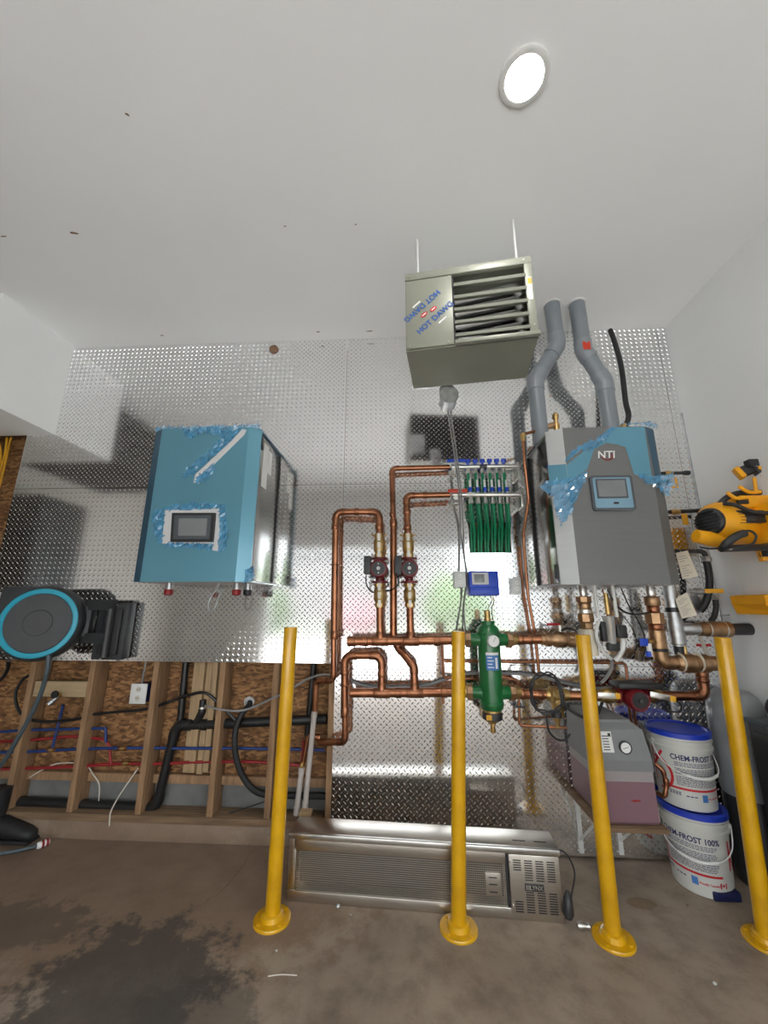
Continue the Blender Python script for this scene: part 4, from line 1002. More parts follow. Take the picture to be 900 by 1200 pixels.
def circulator(cx, top, bot, label):
    top, bot, c = V(top), V(bot), V(cx)
    q = thing('circulator_pump', label, 'pump', bot, 'dark red circulator pumps')
    part_turned('volute', c + V((0, .04, 0)), FR, [(0, .04), (.01, .052), (.05, .056), (.055, .05)], 'pump_red', q, 24)
    bm = NB(); cyl(bm, top, bot, .026); build('flow_body', bm, 'pump_red', q)
    for p, d in ((top, DN), (bot, UP)):
        part_turned('flange', p, d, [(0, .055), (.012, .055), (.014, .03)], 'pump_red', q, 24)
        for s in (-1, 1): part_turned('bolt', V(p) + V((s * .045, -.0, -.012)), UP, [(0, .008), (.036, .008)], 'galv', q, 6)
    part_turned('motor', c + V((0, -.012, 0)), FR, [(0, .050), (.03, .056), (.075, .056), (.085, .050), (.087, .043)], 'pump_red', q, 28)
    part_turned('nameplate', c + V((0, -.0985, 0)), FR, [(0, .043), (.002, .043), (.002, .002)], 'charcoal', q, 28)
    part_turned('speed_knob', c + V((0, -.1, 0)), FR, [(0, .012), (.010, .011)], 'tape_grey', q, 16)
    for s in (-1, 1): part_turned('plate_screw', c + V((0, -.1, s * .028)), FR, [(0, .005), (.003, .004)], 'galv', q, 8)
    part_box('terminal_box', (c.x - .092, c.y - .10, c.z - .035), (c.x - .048, c.y - .02, c.z + .078), 'charcoal', q, bev=.005)
    return q
iso_valve((-0.169, -0.13, 1.7), (-0.1715, -0.13, 1.8617), 'brass isolation valve above the left circulator pump')
iso_valve((-0.1651, -0.13, 1.3851), (-0.167, -0.13, 1.5402), 'brass isolation valve below the left circulator pump')
iso_valve((0.023, -0.13, 1.6992), (0.0194, -0.13, 1.8603), 'brass isolation valve above the right circulator pump')
iso_valve((0.0272, -0.13, 1.3857), (0.0265, -0.13, 1.5402), 'brass isolation valve below the right circulator pump')
circulator((-0.1679, -0.14, 1.6242), (-0.1684, -0.13, 1.7), (-0.167, -0.13, 1.5375), 'dark red circulator pump, left of the pair')
circulator((0.0253, -0.14, 1.6248), (0.0242, -0.13, 1.6992), (0.026, -0.13, 1.5375), 'dark red circulator pump, right of the pair')
cable('pump_cable', 'short black power cable curling from the left pump', [(-0.251, -0.17, 1.5811), (-0.2524, -0.15, 1.5392), (-0.242, -0.08, 1.5043), (-0.2179, -0.03, 1.4839), (-0.1672, -0.02, 1.5066)], .0045, 'black')
cable('pump_cable', 'short black power cable from the right pump passing behind copper', [(-0.0438, -0.17, 1.5701), (-0.0499, -0.15, 1.523), (-0.0892, -0.12, 1.4974), (-0.1312, -0.05, 1.4944), (-0.1499, -0.02, 1.4898)], .0045, 'black')

# ------------------------------------------------------------ manifolds with green floor pipes
MU0, MU1 = (0.4033, -0.06, 2.3467), (0.7873, -0.06, 2.3463)
ML0, ML1 = (0.4097, -0.11, 2.1282), (0.779, -0.11, 2.1233)
mu = thing('manifold_bar', 'upper nickel manifold bar with six blue knobs', 'manifold', MU0, 'heating manifold bars')
bm = NB(); cyl(bm, MU0, MU1, .0165, 18); build('bar', bm, 'nickel', mu)
UXS = [(0.4462, -0.06, 2.3466), (0.496, -0.06, 2.347), (0.5458, -0.06, 2.3468), (0.5954, -0.06, 2.3465), (0.645, -0.06, 2.3469), (0.6933, -0.06, 2.3467)]
for p in UXS:
    k = part_turned('knob', V(p) + V((0, -.004, .014)), (0, -.35, 1), [(0, .009), (.012, .010), (.014, .018), (.036, .018), (.040, .014)], 'blue_plastic', mu, 16)
    part_turned('outlet', V(p) + V((0, 0, -.014)), DN, [(0, .012), (.012, .012), (.014, .016), (.034, .016), (.036, .012)], 'nickel', mu, 8)
for p, q in ((MU1, mu),): part_box('end_bracket', (p[0] - .004, p[1] - .02, p[2] - .085), (p[0] + .010, p[1] + .055, p[2] + .025), 'nickel', mu, bev=.002)
part_turned('bar_label', V(mid(MU0, MU1, .45)) + V((-.05, 0, 0)), RT, [(0, .0168), (.05, .0168)], 'charcoal_light', mu, 18)
v = part_turned('ball_valve', (0.3318, -0.06, 2.3467), RT, [(0, .017), (.01, .021), (.02, .021), (.022, .025), (.06, .025), (.062, .019), (.085, .019)], 'nickel', mu, 16)
part_box('valve_handle', V((0.2987, -0.1, 2.3704)), V((0.4256, -0.085, 2.3928)), 'blue_plastic', v, bev=.003)
part_turned('drain_port', (0.3288, -0.075, 2.3129), (0, -.3, -1), [(0, .010), (.02, .010), (.022, .014), (.035, .012)], 'nickel', v, 10)
part_turned('gauge', (0.3484, -0.085, 2.3153), FR, [(0, .014), (.01, .014)], 'white_plastic', v, 16)
ml = thing('manifold_bar', 'lower nickel manifold bar with six blue flow meters', 'manifold', ML0, 'heating manifold bars')
bm = NB(); cyl(bm, ML0, ML1, .0165, 18); build('bar', bm, 'nickel', ml)
LXS = [(0.4463, -0.11, 2.1277), (0.4955, -0.11, 2.127), (0.5445, -0.11, 2.1264), (0.5934, -0.11, 2.1258), (0.6422, -0.11, 2.1251), (0.6909, -0.11, 2.1245)]
for p in LXS:
    f = part_turned('flow_meter', V(p) + V((0, 0, .014)), UP, [(0, .009), (.02, .010), (.022, .012)], 'nickel', ml, 12)
    part_turned('meter_cap', V(p) + V((0, 0, .036)), UP, [(-.014, .0125), (.016, .0125), (.018, .009)], 'blue_plastic', f, 12)
    part_turned('meter_glass', V(p) + V((0, 0, .054)), UP, [(0, .008), (.05, .008), (.054, .005)], 'white_plastic', f, 12)
    part_turned('outlet', V(p) + V((0, 0, -.014)), DN, [(0, .012), (.012, .012), (.014, .016), (.046, .016), (.048, .012)], 'nickel', ml, 8)
part_box('end_bracket', (ML1[0] - .004, ML1[1] - .02, ML1[2] - .085), (ML1[0] + .010, -.004, ML1[2] + .045), 'nickel', ml, bev=.002)
part_turned('bar_label', V(ML0) + V((.012, 0, 0)), RT, [(0, .0168), (.05, .0168)], 'white_plastic', ml, 18)
v = part_turned('ball_valve', (0.3236, -0.11, 2.1293), RT, [(0, .017), (.01, .021), (.02, .021), (.022, .025), (.06, .025), (.062, .019), (.095, .019)], 'nickel', ml, 16)
part_box('valve_handle', V((0.2909, -0.15, 2.1361)), V((0.4189, -0.135, 2.1597)), 'red_plastic', v, bev=.003)
part_turned('drain_port', (0.3147, -0.125, 2.0893), (0, -.3, -1), [(0, .010), (.02, .010), (.022, .014), (.035, .012)], 'nickel', v, 10)
part_turned('gauge', (0.3424, -0.135, 2.1011), FR, [(0, .014), (.01, .014)], 'white_plastic', v, 16)
ORD = ('first', 'second', 'third', 'fourth', 'fifth', 'sixth')
for i, p in enumerate(UXS):
    p = V(p); xe = .458 + i * .047
    cable('floor_pipe', ORD[i] + ' green heating pipe from the left on the upper manifold bar', [p + V((0, 0, -.048)), p + V((0, 0, -.12)), V(((p.x + xe) / 2, -.045, 1.97)), V((xe, .0, 1.89)), V((xe + .002, .028, 1.80)), V((xe + .003, .032, 1.66))], .0105, 'green_pex', 'pipe', 'green floor heating pipes', 5, 10)
for i, p in enumerate(LXS):
    p = V(p); xe = .470 + i * .0465
    cable('floor_pipe', ORD[i] + ' green heating pipe from the left on the lower manifold bar', [p + V((0, 0, -.058)), p + V((.002, .004, -.11)), V(((p.x + xe) / 2 + .004, -.075, 1.95)), V((xe + .006, -.02, 1.87)), V((xe + .006, .016, 1.79)), V((xe + .006, .022, 1.66))], .0105, 'green_pex', 'pipe', 'green floor heating pipes', 5, 10)
# ------------------------------------------------------------ wall boxes and cables
def outlet_box(lo, hi, depth, m, label, name='junction_box'):
    q = thing(name, label, 'box', (lo[0], 0, hi[2]))
    part_box('box', (lo[0], -depth, hi[2]), (hi[0], -.003, lo[2]), m, q, bev=.004)
    part_box('cover', (lo[0] - .003, -depth - .006, hi[2] - .003), (hi[0] + .003, -depth, lo[2] + .003), 'grey_box', q, bev=.002)
    cx = (lo[0] + hi[0]) / 2; cz = (lo[2] + hi[2]) / 2
    for s in (-1, 1):
        so = part_turned('socket', (cx, -depth - .006, cz + s * .02), FR, [(0, .014), (.002, .0135)], 'white_plastic', q, 14)
        for k in (-1, 1): part_box('slot', (cx + k * .005 - .001, -depth - .0088, cz + s * .02 - .004), (cx + k * .005 + .001, -depth - .007, cz + s * .02 + .004), 'black', so)
    return q
outlet_box((0.3278, -0.05, 1.6168), (0.3933, -0.05, 1.5167), .05, 'galv', 'grey electrical box on the plate left of the blue controller')
outlet_box((0.7037, -0.05, 1.5772), (0.7505, -0.05, 1.4732), .05, 'galv', 'grey electrical outlet on the plate right of the blue controller')
bl0, bl1 = (0.4157, -0.08, 1.6197), (0.6062, -0.08, 1.4615)
bc = thing('pump_controller', 'bright blue pump controller box with a small grey display', 'controller', (bl0[0], 0, bl1[2]))
part_box('housing', (bl0[0], -.075, bl1[2]), (bl1[0], -.003, bl0[2]), 'blue_plastic', bc, bev=.008)
part_box('lower_cover', (bl0[0] + .002, -.081, bl1[2] + .002), (bl1[0] - .002, -.07, bl1[2] + .058), 'blue_plastic', bc, bev=.004)
part_box('display_bezel', (bl0[0] + .018, -.079, bl0[2] - .088), (bl0[0] + .125, -.072, bl0[2] - .010), 'tape_grey', bc, bev=.003)
part_box('display', (bl0[0] + .032, -.0805, bl0[2] - .074), (bl0[0] + .098, -.078, bl0[2] - .022), 'screen', bc, bev=.001)
cable('heater_cable', 'grey cable hanging from the unit heater to the electrical box', [(0.2682, -0.46, 2.6374), (0.2847, -0.4, 2.5516), (0.3116, -0.3, 2.4624), (0.3467, -0.16, 2.356), (0.3598, -0.17, 2.1529), (0.3765, -0.06, 1.9321), (0.3677, -0.02, 1.7339), (0.3597, -0.02, 1.6135)], .0055, 'cable_grey')
cable('heater_cable', 'grey cable from the unit heater running down behind the separator', [(0.2941, -0.46, 2.6249), (0.3008, -0.4, 2.5512), (0.3267, -0.31, 2.4575), (0.3582, -0.18, 2.3481), (0.3709, -0.19, 2.1467), (0.3915, -0.075, 1.9289), (0.4004, -0.012, 1.7347), (0.4117, -0.012, 1.6084), (0.4013, -0.012, 1.5072), (0.3823, -0.012, 1.3967), (0.3789, -0.05, 1.2639), (0.3899, -0.06, 1.1866)], .0055, 'cable_grey')
cable('box_cable', 'thin grey cable dropping from the grey electrical box', [(0.3746, -0.025, 1.5178), (0.3667, -0.012, 1.4241), (0.3493, -0.012, 1.3422), (0.3272, -0.02, 1.2354)], .0045, 'cable_grey')
cable('probe_wire', 'thin copper-coloured wire from blue controller to the separator', [(0.5687, -0.03, 1.468), (0.5773, -0.03, 1.4299), (0.5566, -0.05, 1.3866), (0.5475, -0.09, 1.3344), (0.5484, -0.12, 1.2839)], .003, 'copper')
# ------------------------------------------------------------ hydraulic separator
SY = -.17
s_top, s_bot = V((0.499, -0.17, 1.2861)), V((0.4955, -0.17, 0.813)); sd = (s_top - s_bot).normalized(); sl = (s_top - s_bot).length
sp_ = thing('hydraulic_separator', 'green hydraulic separator with a round gauge and blue label', 'separator', s_bot)
part_turned('vessel', s_bot, sd, [(0, .058), (.012, .066), (.03, .068), (.032, .0705), (.042, .0705), (.044, .0675), (sl - .055, .0675), (sl - .053, .0705), (sl - .043, .0705), (sl - .04, .067), (sl - .016, .06), (sl, .042)], 'green_paint', sp_, 32)
part_turned('top_neck', s_top, sd, [(-.004, .042), (.022, .042), (.024, .03)], 'green_paint', sp_, 24)
vt = part_turned('air_vent', s_top + sd * .022, sd, [(0, .022), (.012, .022), (.014, .018), (.06, .018), (.064, .013)], 'brass', sp_, 18)
part_turned('bottom_collar', s_bot, -sd, [(-.004, .055), (.012, .055), (.014, .05)], 'brass', sp_, 24)
part_turned('bottom_band', s_bot - sd * .013, -sd, [(0, .056), (.004, .058), (.036, .058), (.04, .052)], 'black', sp_, 24)
part_turned('bottom_cone', s_bot - sd * .052, -sd, [(0, .048), (.014, .034), (.022, .018), (.03, .018), (.032, .014), (.055, .014), (.058, .018), (.07, .016)], 'brass', sp_, 18)
part_box('warning_tag', (s_bot.x - .045, SY - .060, s_bot.z - .045), (s_bot.x - .015, SY - .056, s_bot.z - .018), 'tag_yellow', sp_)
for zc in ((0.499, -0.17, 1.1992), (0.4961, -0.17, 0.9027)):
    for s in (-1, 1):
        part_turned('port', V(zc) + V((s * .05, .0, 0)), (s, .18, 0), [(0, .040), (.05, .036), (.056, .036)], 'green_paint', sp_, 20)
        part_turned('union_nut', V(zc) + V((s * .104, .010, 0)), (s, .18, 0), [(0, .046), (.004, .048), (.03, .048), (.034, .044)], 'bronze', sp_, 8)
        part_turned('union_tail', V(zc) + V((s * .135, .020, 0)), (s, .18, 0), [(0, .036), (.03, .034), (.04, .032)], 'brass', sp_, 18)
gc = V((0.5106, -0.268, 1.198))
g = part_turned('gauge', gc + V((0, .03, 0)), FR, [(-.02, .034), (.02, .034), (.024, .031), (.022, .030)], 'tape_grey', sp_, 26)
part_turned('gauge_dial', gc + V((0, .0085, 0)), FR, [(0, .030), (.001, .030)], 'white_plastic', g, 26)
print_poly('gauge_needle', [rect(-.001, -.004, .001, .020)], lambda x, y, h: V((gc.x + x + y * .5, gc.y + .0074 - h, gc.z + y)), 'black', g)
l0, l1 = (0.4698, -0.24, 1.117), (0.5355, -0.24, 1.0338)
def lab(x, z, h=0.0):
    dx = x - s_bot.x - (s_top.x - s_bot.x) * ((z - s_bot.z) / (s_top.z - s_bot.z)); r = .0682 + h
    return V((x, SY - math.sqrt(max(1e-6, r * r - dx * dx)), z))
def strips(x0, x1, z0, z1, n=6): return [rect(x0 + (x1 - x0) * k / n, z0, x0 + (x1 - x0) * (k + 1) / n, z1) for k in range(n)]
xc = s_bot.x + .004
print_poly('label', strips(xc - .034, xc + .040, l1[2], l0[2]), lab, 'ink_blue', sp_, 0, .001)
print_poly('label_band', strips(xc - .034, xc + .040, l0[2], l0[2] + .015), lab, 'white_plastic', sp_, 0, .001)
print_poly('label_print', [q for k in range(4) for q in strips(xc - .026, xc + .010 - .01 * (k % 2), l1[2] + .014 + k * .018, l1[2] + .019 + k * .018, 3)] + strips(xc + .018, xc + .032, l1[2] + .01, l1[2] + .07, 2), lab, 'white_plastic', sp_, .001, .0016, kind='stuff')

# ------------------------------------------------------------ piping right of the separator, up to the steel boiler
t = pipe_run('copper_pipe', 'upper copper pipe from separator to the brass valve under the boiler', 'pipe', [[(0.6518, -0.14, 1.1977), (0.8345, -0.16, 1.2031)]], .0285, bend=0, couplings=[((0.6966, -0.145, 1.1989), RT, .03, .0315), ((0.7513, -0.15, 1.2007), RT, .025, .0315)])
t = thing('ball_valve', 'large brass ball valve with union left of the third bollard', 'valve', (0.9165, -0.17, 1.2045), 'brass ball valves')
part_turned('body', (0.8143, -0.16, 1.203), (1, -.06, 0), [(0, .033), (.02, .034), (.022, .042), (.055, .042), (.058, .034), (.07, .036), (.085, .047), (.13, .047), (.145, .038), (.16, .044), (.20, .044), (.22, .036)], 'bronze', t, 20)
part_turned('hex', (0.9616, -0.17, 1.2049), (1, -.06, 0), [(0, .046), (.035, .046)], 'bronze', t, 6)
part_turned('stem', (0.9285, -0.17, 1.2242), UP, [(0, .012), (.06, .012)], 'nickel', t, 10)
bm = NB(); sweep(bm, catmull([(0.9328, -0.18, 1.2543), (0.9564, -0.2, 1.2679), (0.9872, -0.22, 1.262), (1.0052, -0.22, 1.2477)]), .006, 8); build('lever', bm, 'black', t)
def column(name, label, x_top, zs, Y, m, cat='valve', group=None, parts=None):
    q = thing(name, label, cat, (x_top, Y, zs[-1]), group)
    for (nm, z0_, z1_, r, mm, seg) in parts: part_turned(nm, (x_top, Y, z0_), DN, [(0, r * .94), (.003, r), (z0_ - z1_ - .003, r), (z0_ - z1_, r * .94)], mm, q, seg)
    return q
XL = (1.0657, -0.22, 1.3894)[0]; ZB = 1.516
def zz(p): return p[2]
column('union_column', 'bronze union fittings under the left side of the steel boiler', XL, [(1.0604, -0.22, 1.134)[2]], -.22, 'bronze', 'fitting', 'boiler union columns', [
    ('nipple', ZB, (1.0726, -0.22, 1.4491)[2], .024, 'nickel', 16), ('upper_hex', (1.0731, -0.22, 1.4541)[2], (1.0691, -0.22, 1.4191)[2], .044, 'bronze', 8), ('valve_neck', (1.0691, -0.22, 1.4191)[2], (1.0645, -0.22, 1.3795)[2], .036, 'bronze', 20), ('band', (1.0645, -0.22, 1.3795)[2], (1.0617, -0.22, 1.3549)[2], .040, 'nickel', 20),
    ('union_nut', (1.0617, -0.22, 1.3549)[2], (1.061, -0.22, 1.306)[2], .046, 'bronze', 8), ('lower_hex', (1.061, -0.22, 1.306)[2], (1.0614, -0.22, 1.2673)[2], .038, 'bronze', 6), ('tee_block', (1.0614, -0.22, 1.2673)[2], (1.0539, -0.22, 1.1199)[2], .047, 'cream', 20)])
XR = (1.4592, -0.22, 1.3905)[0]
column('union_column', 'bronze union fittings under the right side of the steel boiler', XR, [(1.4667, -0.22, 1.1609)[2]], -.22, 'bronze', 'fitting', 'boiler union columns', [
    ('nipple', ZB, (1.4593, -0.22, 1.4546)[2], .026, 'nickel', 16), ('upper_hex', (1.4593, -0.22, 1.4546)[2], (1.4559, -0.22, 1.4003)[2], .042, 'bronze', 8), ('neck', (1.4559, -0.22, 1.4003)[2], (1.4547, -0.22, 1.3612)[2], .034, 'copper', 20), ('union_nut', (1.4547, -0.22, 1.3612)[2], (1.4547, -0.22, 1.2983)[2], .050, 'bronze', 8),
    ('collar', (1.4547, -0.22, 1.2983)[2], (1.4543, -0.22, 1.2647)[2], .040, 'copper', 8), ('stem_tee', (1.4543, -0.22, 1.2647)[2], (1.4572, -0.22, 1.1608)[2], .042, 'bronze', 20), ('seal_ring', (1.4572, -0.22, 1.1608)[2], (1.4573, -0.22, 1.1468)[2], .044, 'black', 20)])
# drain cock with blue handle on the right column
t = thing('drain_cock', 'small drain cock with blue handle on the bronze column', 'valve', (1.3768, -0.27, 1.2022))
part_turned('spout', (1.4214, -0.25, 1.2008), (-1, -.4, 0), [(0, .012), (.04, .012), (.042, .018), (.06, .018)], 'brass', t, 12)
part_turned('hose_thread', (1.3696, -0.28, 1.1939), DN, [(0, .014), (.05, .014), (.052, .011), (.07, .011)], 'white_plastic', t, 12)
bm = NB(); box(bm, V((1.32, -0.29, 1.1807)), V((1.3645, -0.28, 1.2214)), .003); build('handle', bm, 'blue_plastic', t)
part_turned('hose_cap', (1.3611, -0.28, 1.1526), DN, [(0, .015), (.03, .015)], 'blue_plastic', t, 12)
# right elbow and brass run to the right
t = pipe_run('brass_pipe', 'bronze elbow and valve running right below the grey drain pipe', 'pipe', [[(XR, -.22, (1.4557, -0.22, 1.1515)[2]), (1.4636, -0.22, 1.0821), (1.7552, -0.22, 1.0896)]], .034, 'bronze', 'bronze', .055)
t2 = t
part_turned('ball_valve', (1.539, -0.22, 1.0828), RT, [(0, .038), (.02, .044), (.03, .052), (.09, .052), (.10, .044), (.13, .044), (.132, .05), (.17, .05), (.175, .04), (.23, .04)], 'bronze', t, 18)
part_turned('valve_stem', (1.601, -0.22, 1.1156), UP, [(0, .012), (.06, .010)], 'brass', t, 10)
for p in ((1.5633, -0.22, 1.0877), (1.6618, -0.22, 1.0887)): part_turned('seal_ring', p, RT, [(-.003, .0535), (.003, .0535)], 'cream', t, 18)
# grey plastic vent/drain pipe with tee to the wall
t = thing('drain_pipe', 'grey plastic drain pipe with a tee, right below the steel boiler', 'pipe', (1.5864, -0.2, 1.1739))
a, b = V((1.5773, -0.2, 1.5003)), V((1.5912, -0.2, 1.1739)); a.x = b.x = (a.x + b.x) / 2; a.z = ZB
bm = NB(); cyl(bm, a, b, .034, 20); build('pipe', bm, 'galv', t)
d_ = (b - a).length
part_turned('clamp', a + V((0, 0, -.125)), DN, [(0, .039), (.026, .039)], 'black', t, 20)
part_turned('coupling', a + V((0, 0, -.16)), DN, [(0, .037), (.05, .039), (.10, .039)], 'galv', t, 20)
part_turned('tee', a + V((0, 0, -.20)), DN, [(0, .037), (.003, .04), (.13, .04), (.135, .036)], 'galv', t, 20)
part_turned('end_plug', b + V((0, 0, .004)), DN, [(0, .03), (.05, .028)], 'black', t, 16)
hz = (1.6218, -0.2, 1.2693)[2]
part_turned('branch', (a.x, -.2, hz), RT, [(0, .034), (.05, .034), (.053, .036), (.09, .036), (.092, .033), (.13, .033)], 'galv', t, 20)
part_turned('rubber_coupling', (a.x + .125, -.2, hz), RT, [(0, .034), (.002, .039), (.04, .039), (.042, .044), (.17, .044), (.172, .036)], 'bronze', t, 20)
for k in (.17, .26): part_turned('hose_clamp', (a.x + k, -.2, hz), RT, [(0, .0455), (.008, .0455)], 'nickel', t, 20)
part_turned('wall_stub', (a.x + .29, -.2, hz), RT, [(0, .033), (RX - a.x - .292, .033)], 'black', t, 20)
# copper drop and lower return with the red pump
t = pipe_run('copper_pipe', 'copper return pipe turning down below the right brass valve', 'pipe', [[(1.6885, -0.2, 1.054), (1.68, -0.2, 0.905), (1.4293, -0.2, 0.9059)]], .0255, bend=.045, couplings=[((1.685, -0.2, 1.022), UP, .03, .032), ((1.6839, -0.2, 0.9902), UP, .025, .032), ((1.6155, -0.2, 0.9063), RT, .012, .029)])
t = pipe_run('copper_pipe', 'lower copper pipe leaving the separator toward the dirt strainer', 'pipe', [[(0.654, -0.14, 0.8917), (0.8353, -0.16, 0.8937)]], .027, bend=0, couplings=[((0.6825, -0.145, 0.8931), RT, .03, .031), ((0.7829, -0.155, 0.892), RT, .03, .031)])
t = pipe_run('copper_pipe', 'copper pipe between the dirt strainer and the red pump', 'pipe', [[(0.9228, -0.16, 0.8903), (1.1029, -0.19, 0.8947)]], .027, bend=0, couplings=[((1.0233, -0.175, 0.8926), RT, .03, .031)])
t = thing('strainer', 'brass dirt strainer hanging below the lower copper pipe', 'strainer', (0.8504, -0.17, 0.6893))
part_turned('body', (0.8108, -0.16, 0.8934), RT, [(0, .031), (.02, .034), (.03, .046), (.09, .046), (.10, .036), (.13, .033)], 'brass', t, 20)
part_turned('bowl', (0.8718, -0.165, 0.8861), (.02, -.1, -1), [(0, .034), (.06, .036), (.07, .030), (.11, .028)], 'brass', t, 18)
part_turned('cap_band', (0.8601, -0.175, 0.8064), (.02, -.1, -1), [(0, .032), (.03, .032)], 'black', t, 18)
part_turned('drain_nose', (0.8579, -0.178, 0.7803), (.02, -.1, -1), [(0, .024), (.02, .02), (.035, .012), (.055, .012)], 'brass', t, 14)
t = thing('boiler_pump', 'red circulator pump with black terminal box beside the upper pail', 'pump', (1.2696, -0.22, 0.8504))
part_turned('flow_body', (1.1945, -0.2, 0.9071), RT, [(0, .045), (.012, .045), (.014, .034), (.15, .034), (.152, .045), (.165, .045)], 'pump_red', t, 22)
pc = V((1.2704, -0.26, 0.8989))
part_turned('motor', pc + V((0, .06, 0)), (0, -1, -.05), [(-.02, .05), (.02, .058), (.085, .058), (.098, .05)], 'pump_red', t, 26)
part_turned('nameplate', pc + V((0, -.0385, .0)), (0, -1, -.05), [(0, .042), (.004, .042), (.004, .004)], 'black', t, 26)
part_turned('speed_knob', pc + V((0, -.043, 0)), (0, -1, -.05), [(0, .012), (.012, .010)], 'charcoal_light', t, 14)
part_box('terminal_box', V((1.1774, -0.28, 0.9498)), V((1.4176, -0.16, 0.9799)), 'black', t, bev=.01)
for (x0, x1, nm, lv0, lv1) in (((1.0987, -0.2, 0.899), (1.1939, -0.2, 0.9026), 'left', (1.0768, -0.26, 0.9136), (1.1822, -0.27, 0.9128)), ((1.359, -0.2, 0.9049), (1.4387, -0.2, 0.906), 'right', (1.3585, -0.26, 0.9219), (1.4758, -0.27, 0.8997))):
    q = thing('lever_valve', 'brass valve with silver lever on the ' + nm + ' side of the red pump', 'valve', x0, 'lever valves at the red pump')
    x0, x1 = V(x0), V(x1); d = x1 - x0
    part_turned('body', x0, d, [(0, .032), (.02, .034), (d.length * .35, .042), (d.length * .65, .042), (d.length - .02, .034), (d.length, .032)], 'brass', q, 18)
    part_turned('stem', (x0 + x1) / 2, FR, [(0, .012), (.06, .010)], 'brass', q, 10)
    lv0, lv1 = V(lv0), V(lv1); dd_ = (lv1 - lv0); r_ = dd_.normalized(); u_ = V((-r_.z, 0, r_.x)); n_ = r_.cross(u_)
    Mx = Matrix(((r_.x, u_.x, n_.x, lv0.x), (r_.y, u_.y, n_.y, lv0.y), (r_.z, u_.z, n_.z, lv0.z), (0, 0, 0, 1)))
    part_box('lever', (-.01, -.014, -.004), (dd_.length * .75, .016, .004), 'nickel', q, .002, Mx); part_box('lever_tip', (dd_.length * .75, -.014, -.005), (dd_.length, .016, .005), 'tag_yellow', q, .002, Mx)

# ------------------------------------------------------------ thin copper lines
t = pipe_run('copper_tube', 'thin copper line dropping from the upper header behind the second bollard', 'pipe', [[(0.2241, -0.1, 1.1583), (0.2302, -0.08, 0.966), (0.4575, -0.06, 0.9554), (0.6092, -0.06, 0.9671), (0.6859, -0.06, 0.9533), (0.6765, -0.06, 0.7001), (0.9291, -0.12, 0.7075)]], .0085, bend=.02, seg=10)
part_box('pipe_clip', ((0.6536, -0.06, 0.7985)[0], -.07, (0.6536, -0.06, 0.7985)[2]), ((0.7156, -0.06, 0.8089)[0], -.004, (0.6544, -0.06, 0.808)[2]), 'black', t)
pipe_run('copper_tube', 'thin level copper line passing behind the separator', 'pipe', [[(0.2423, -0.04, 1.0551), (0.8724, -0.04, 1.0562), (1.3424, -0.06, 1.0587), (1.3293, -0.08, 0.9694)]], .0085, bend=.02, seg=10)
t = pipe_run('copper_tube', 'kinked thin copper riser left of the steel boiler', 'pipe', [[(0.8203, -0.05, 0.9777), (0.8154, -0.05, 1.2196), (0.7892, -0.06, 1.4514), (0.7828, -0.08, 1.7809), (0.7813, -0.1, 1.8687), (0.8072, -0.18, 2.074), (0.7819, -0.24, 2.3172), (0.781, -0.26, 2.4942), (0.9552, -0.22, 2.5519)]], .010, bend=.02, seg=10, elbows=False,
             couplings=[((0.781, -0.095, 1.8467), UP, .03, .0125), ((0.8058, -0.175, 2.0581), UP, .03, .0125)])
part_turned('brass_elbow', (0.7795, -0.26, 2.4761), UP, [(-.03, .013), (-.005, .017), (.02, .017), (.025, .012)], 'brass', t, 12)
pipe_run('copper_tube', 'second thin copper line rising close to the plate left of the boiler', 'pipe', [[(0.8076, -0.012, 1.1751), (0.8004, -0.012, 1.2167), (0.7751, -0.012, 1.5073), (0.7751, -0.012, 1.791)]], .008, bend=0, seg=10, elbows=False)
for i, (a, b) in enumerate((((1.2835, -0.15, 0.8431), (1.3014, -0.12, 0.7186)), ((1.3061, -0.15, 0.8344), (1.3253, -0.12, 0.719)))):
    pipe_run('copper_tube', ('left' if i == 0 else 'right') + ' of two short copper tubes below the red pump', 'pipe', [[a, b]], .008, seg=10)
t = pipe_run('copper_tube', 'short copper elbow piece between the feeder tank and the pails', 'pipe', [[(1.3457, -0.22, 0.5665), (1.3695, -0.24, 0.5415), (1.3761, -0.24, 0.4732), (1.3584, -0.24, 0.4172), (1.3478, -0.2, 0.4161)]], .011, bend=.02, seg=10, couplings=[((1.3765, -0.24, 0.4892), UP, .03, .0145)])
# air vents on top of the boiler
t = thing('air_vent', 'brass automatic air vent on the boiler top, by the left flue', 'vent', (0.9923, -0.2, 2.5731))
part_turned('elbow', (0.9468, -0.2, 2.5679), (1, 0, .25), [(0, .014), (.02, .018), (.05, .022), (.07, .020)], 'bronze', t, 14)
part_turned('float_body', (1.0273, -0.2, 2.5848), UP, [(-.09, .02), (0, .02), (.02, .014), (.035, .013), (.045, .020), (.075, .021), (.078, .016), (.09, .008)], 'brass', t, 16)
t = thing('air_vent', 'brass fitting on the boiler top beside the black insulated line', 'vent', (1.4648, -0.2, 2.5617))
part_turned('base', ((1.4648, -0.2, 2.5617)[0], -.2, 2.43), UP, [(0, .024), (.07, .024), (.074, .018), (.13, .018), (.135, .022), (.15, .018)], 'brass', t, 16)
cable('insulated_line', 'black insulated line rising from boiler to the ceiling corner', [(1.385, -.2, 2.43), (1.4992, -0.2, 2.6105), (1.5079, -0.19, 2.7547), (1.5277, -0.17, 3.03), (1.5208, -0.15, 3.2521), (1.5211, -0.12, 3.3686)], .017, 'black_rubber', 'pipe', seg=12)
cable('sensor_wire', 'thin black wire from the boiler top left corner', [(0.9545, -0.2, 2.5304), (0.9108, -0.2, 2.482), (0.8603, -0.2, 2.4157), (0.8173, -0.2, 2.368)], .005, 'black')

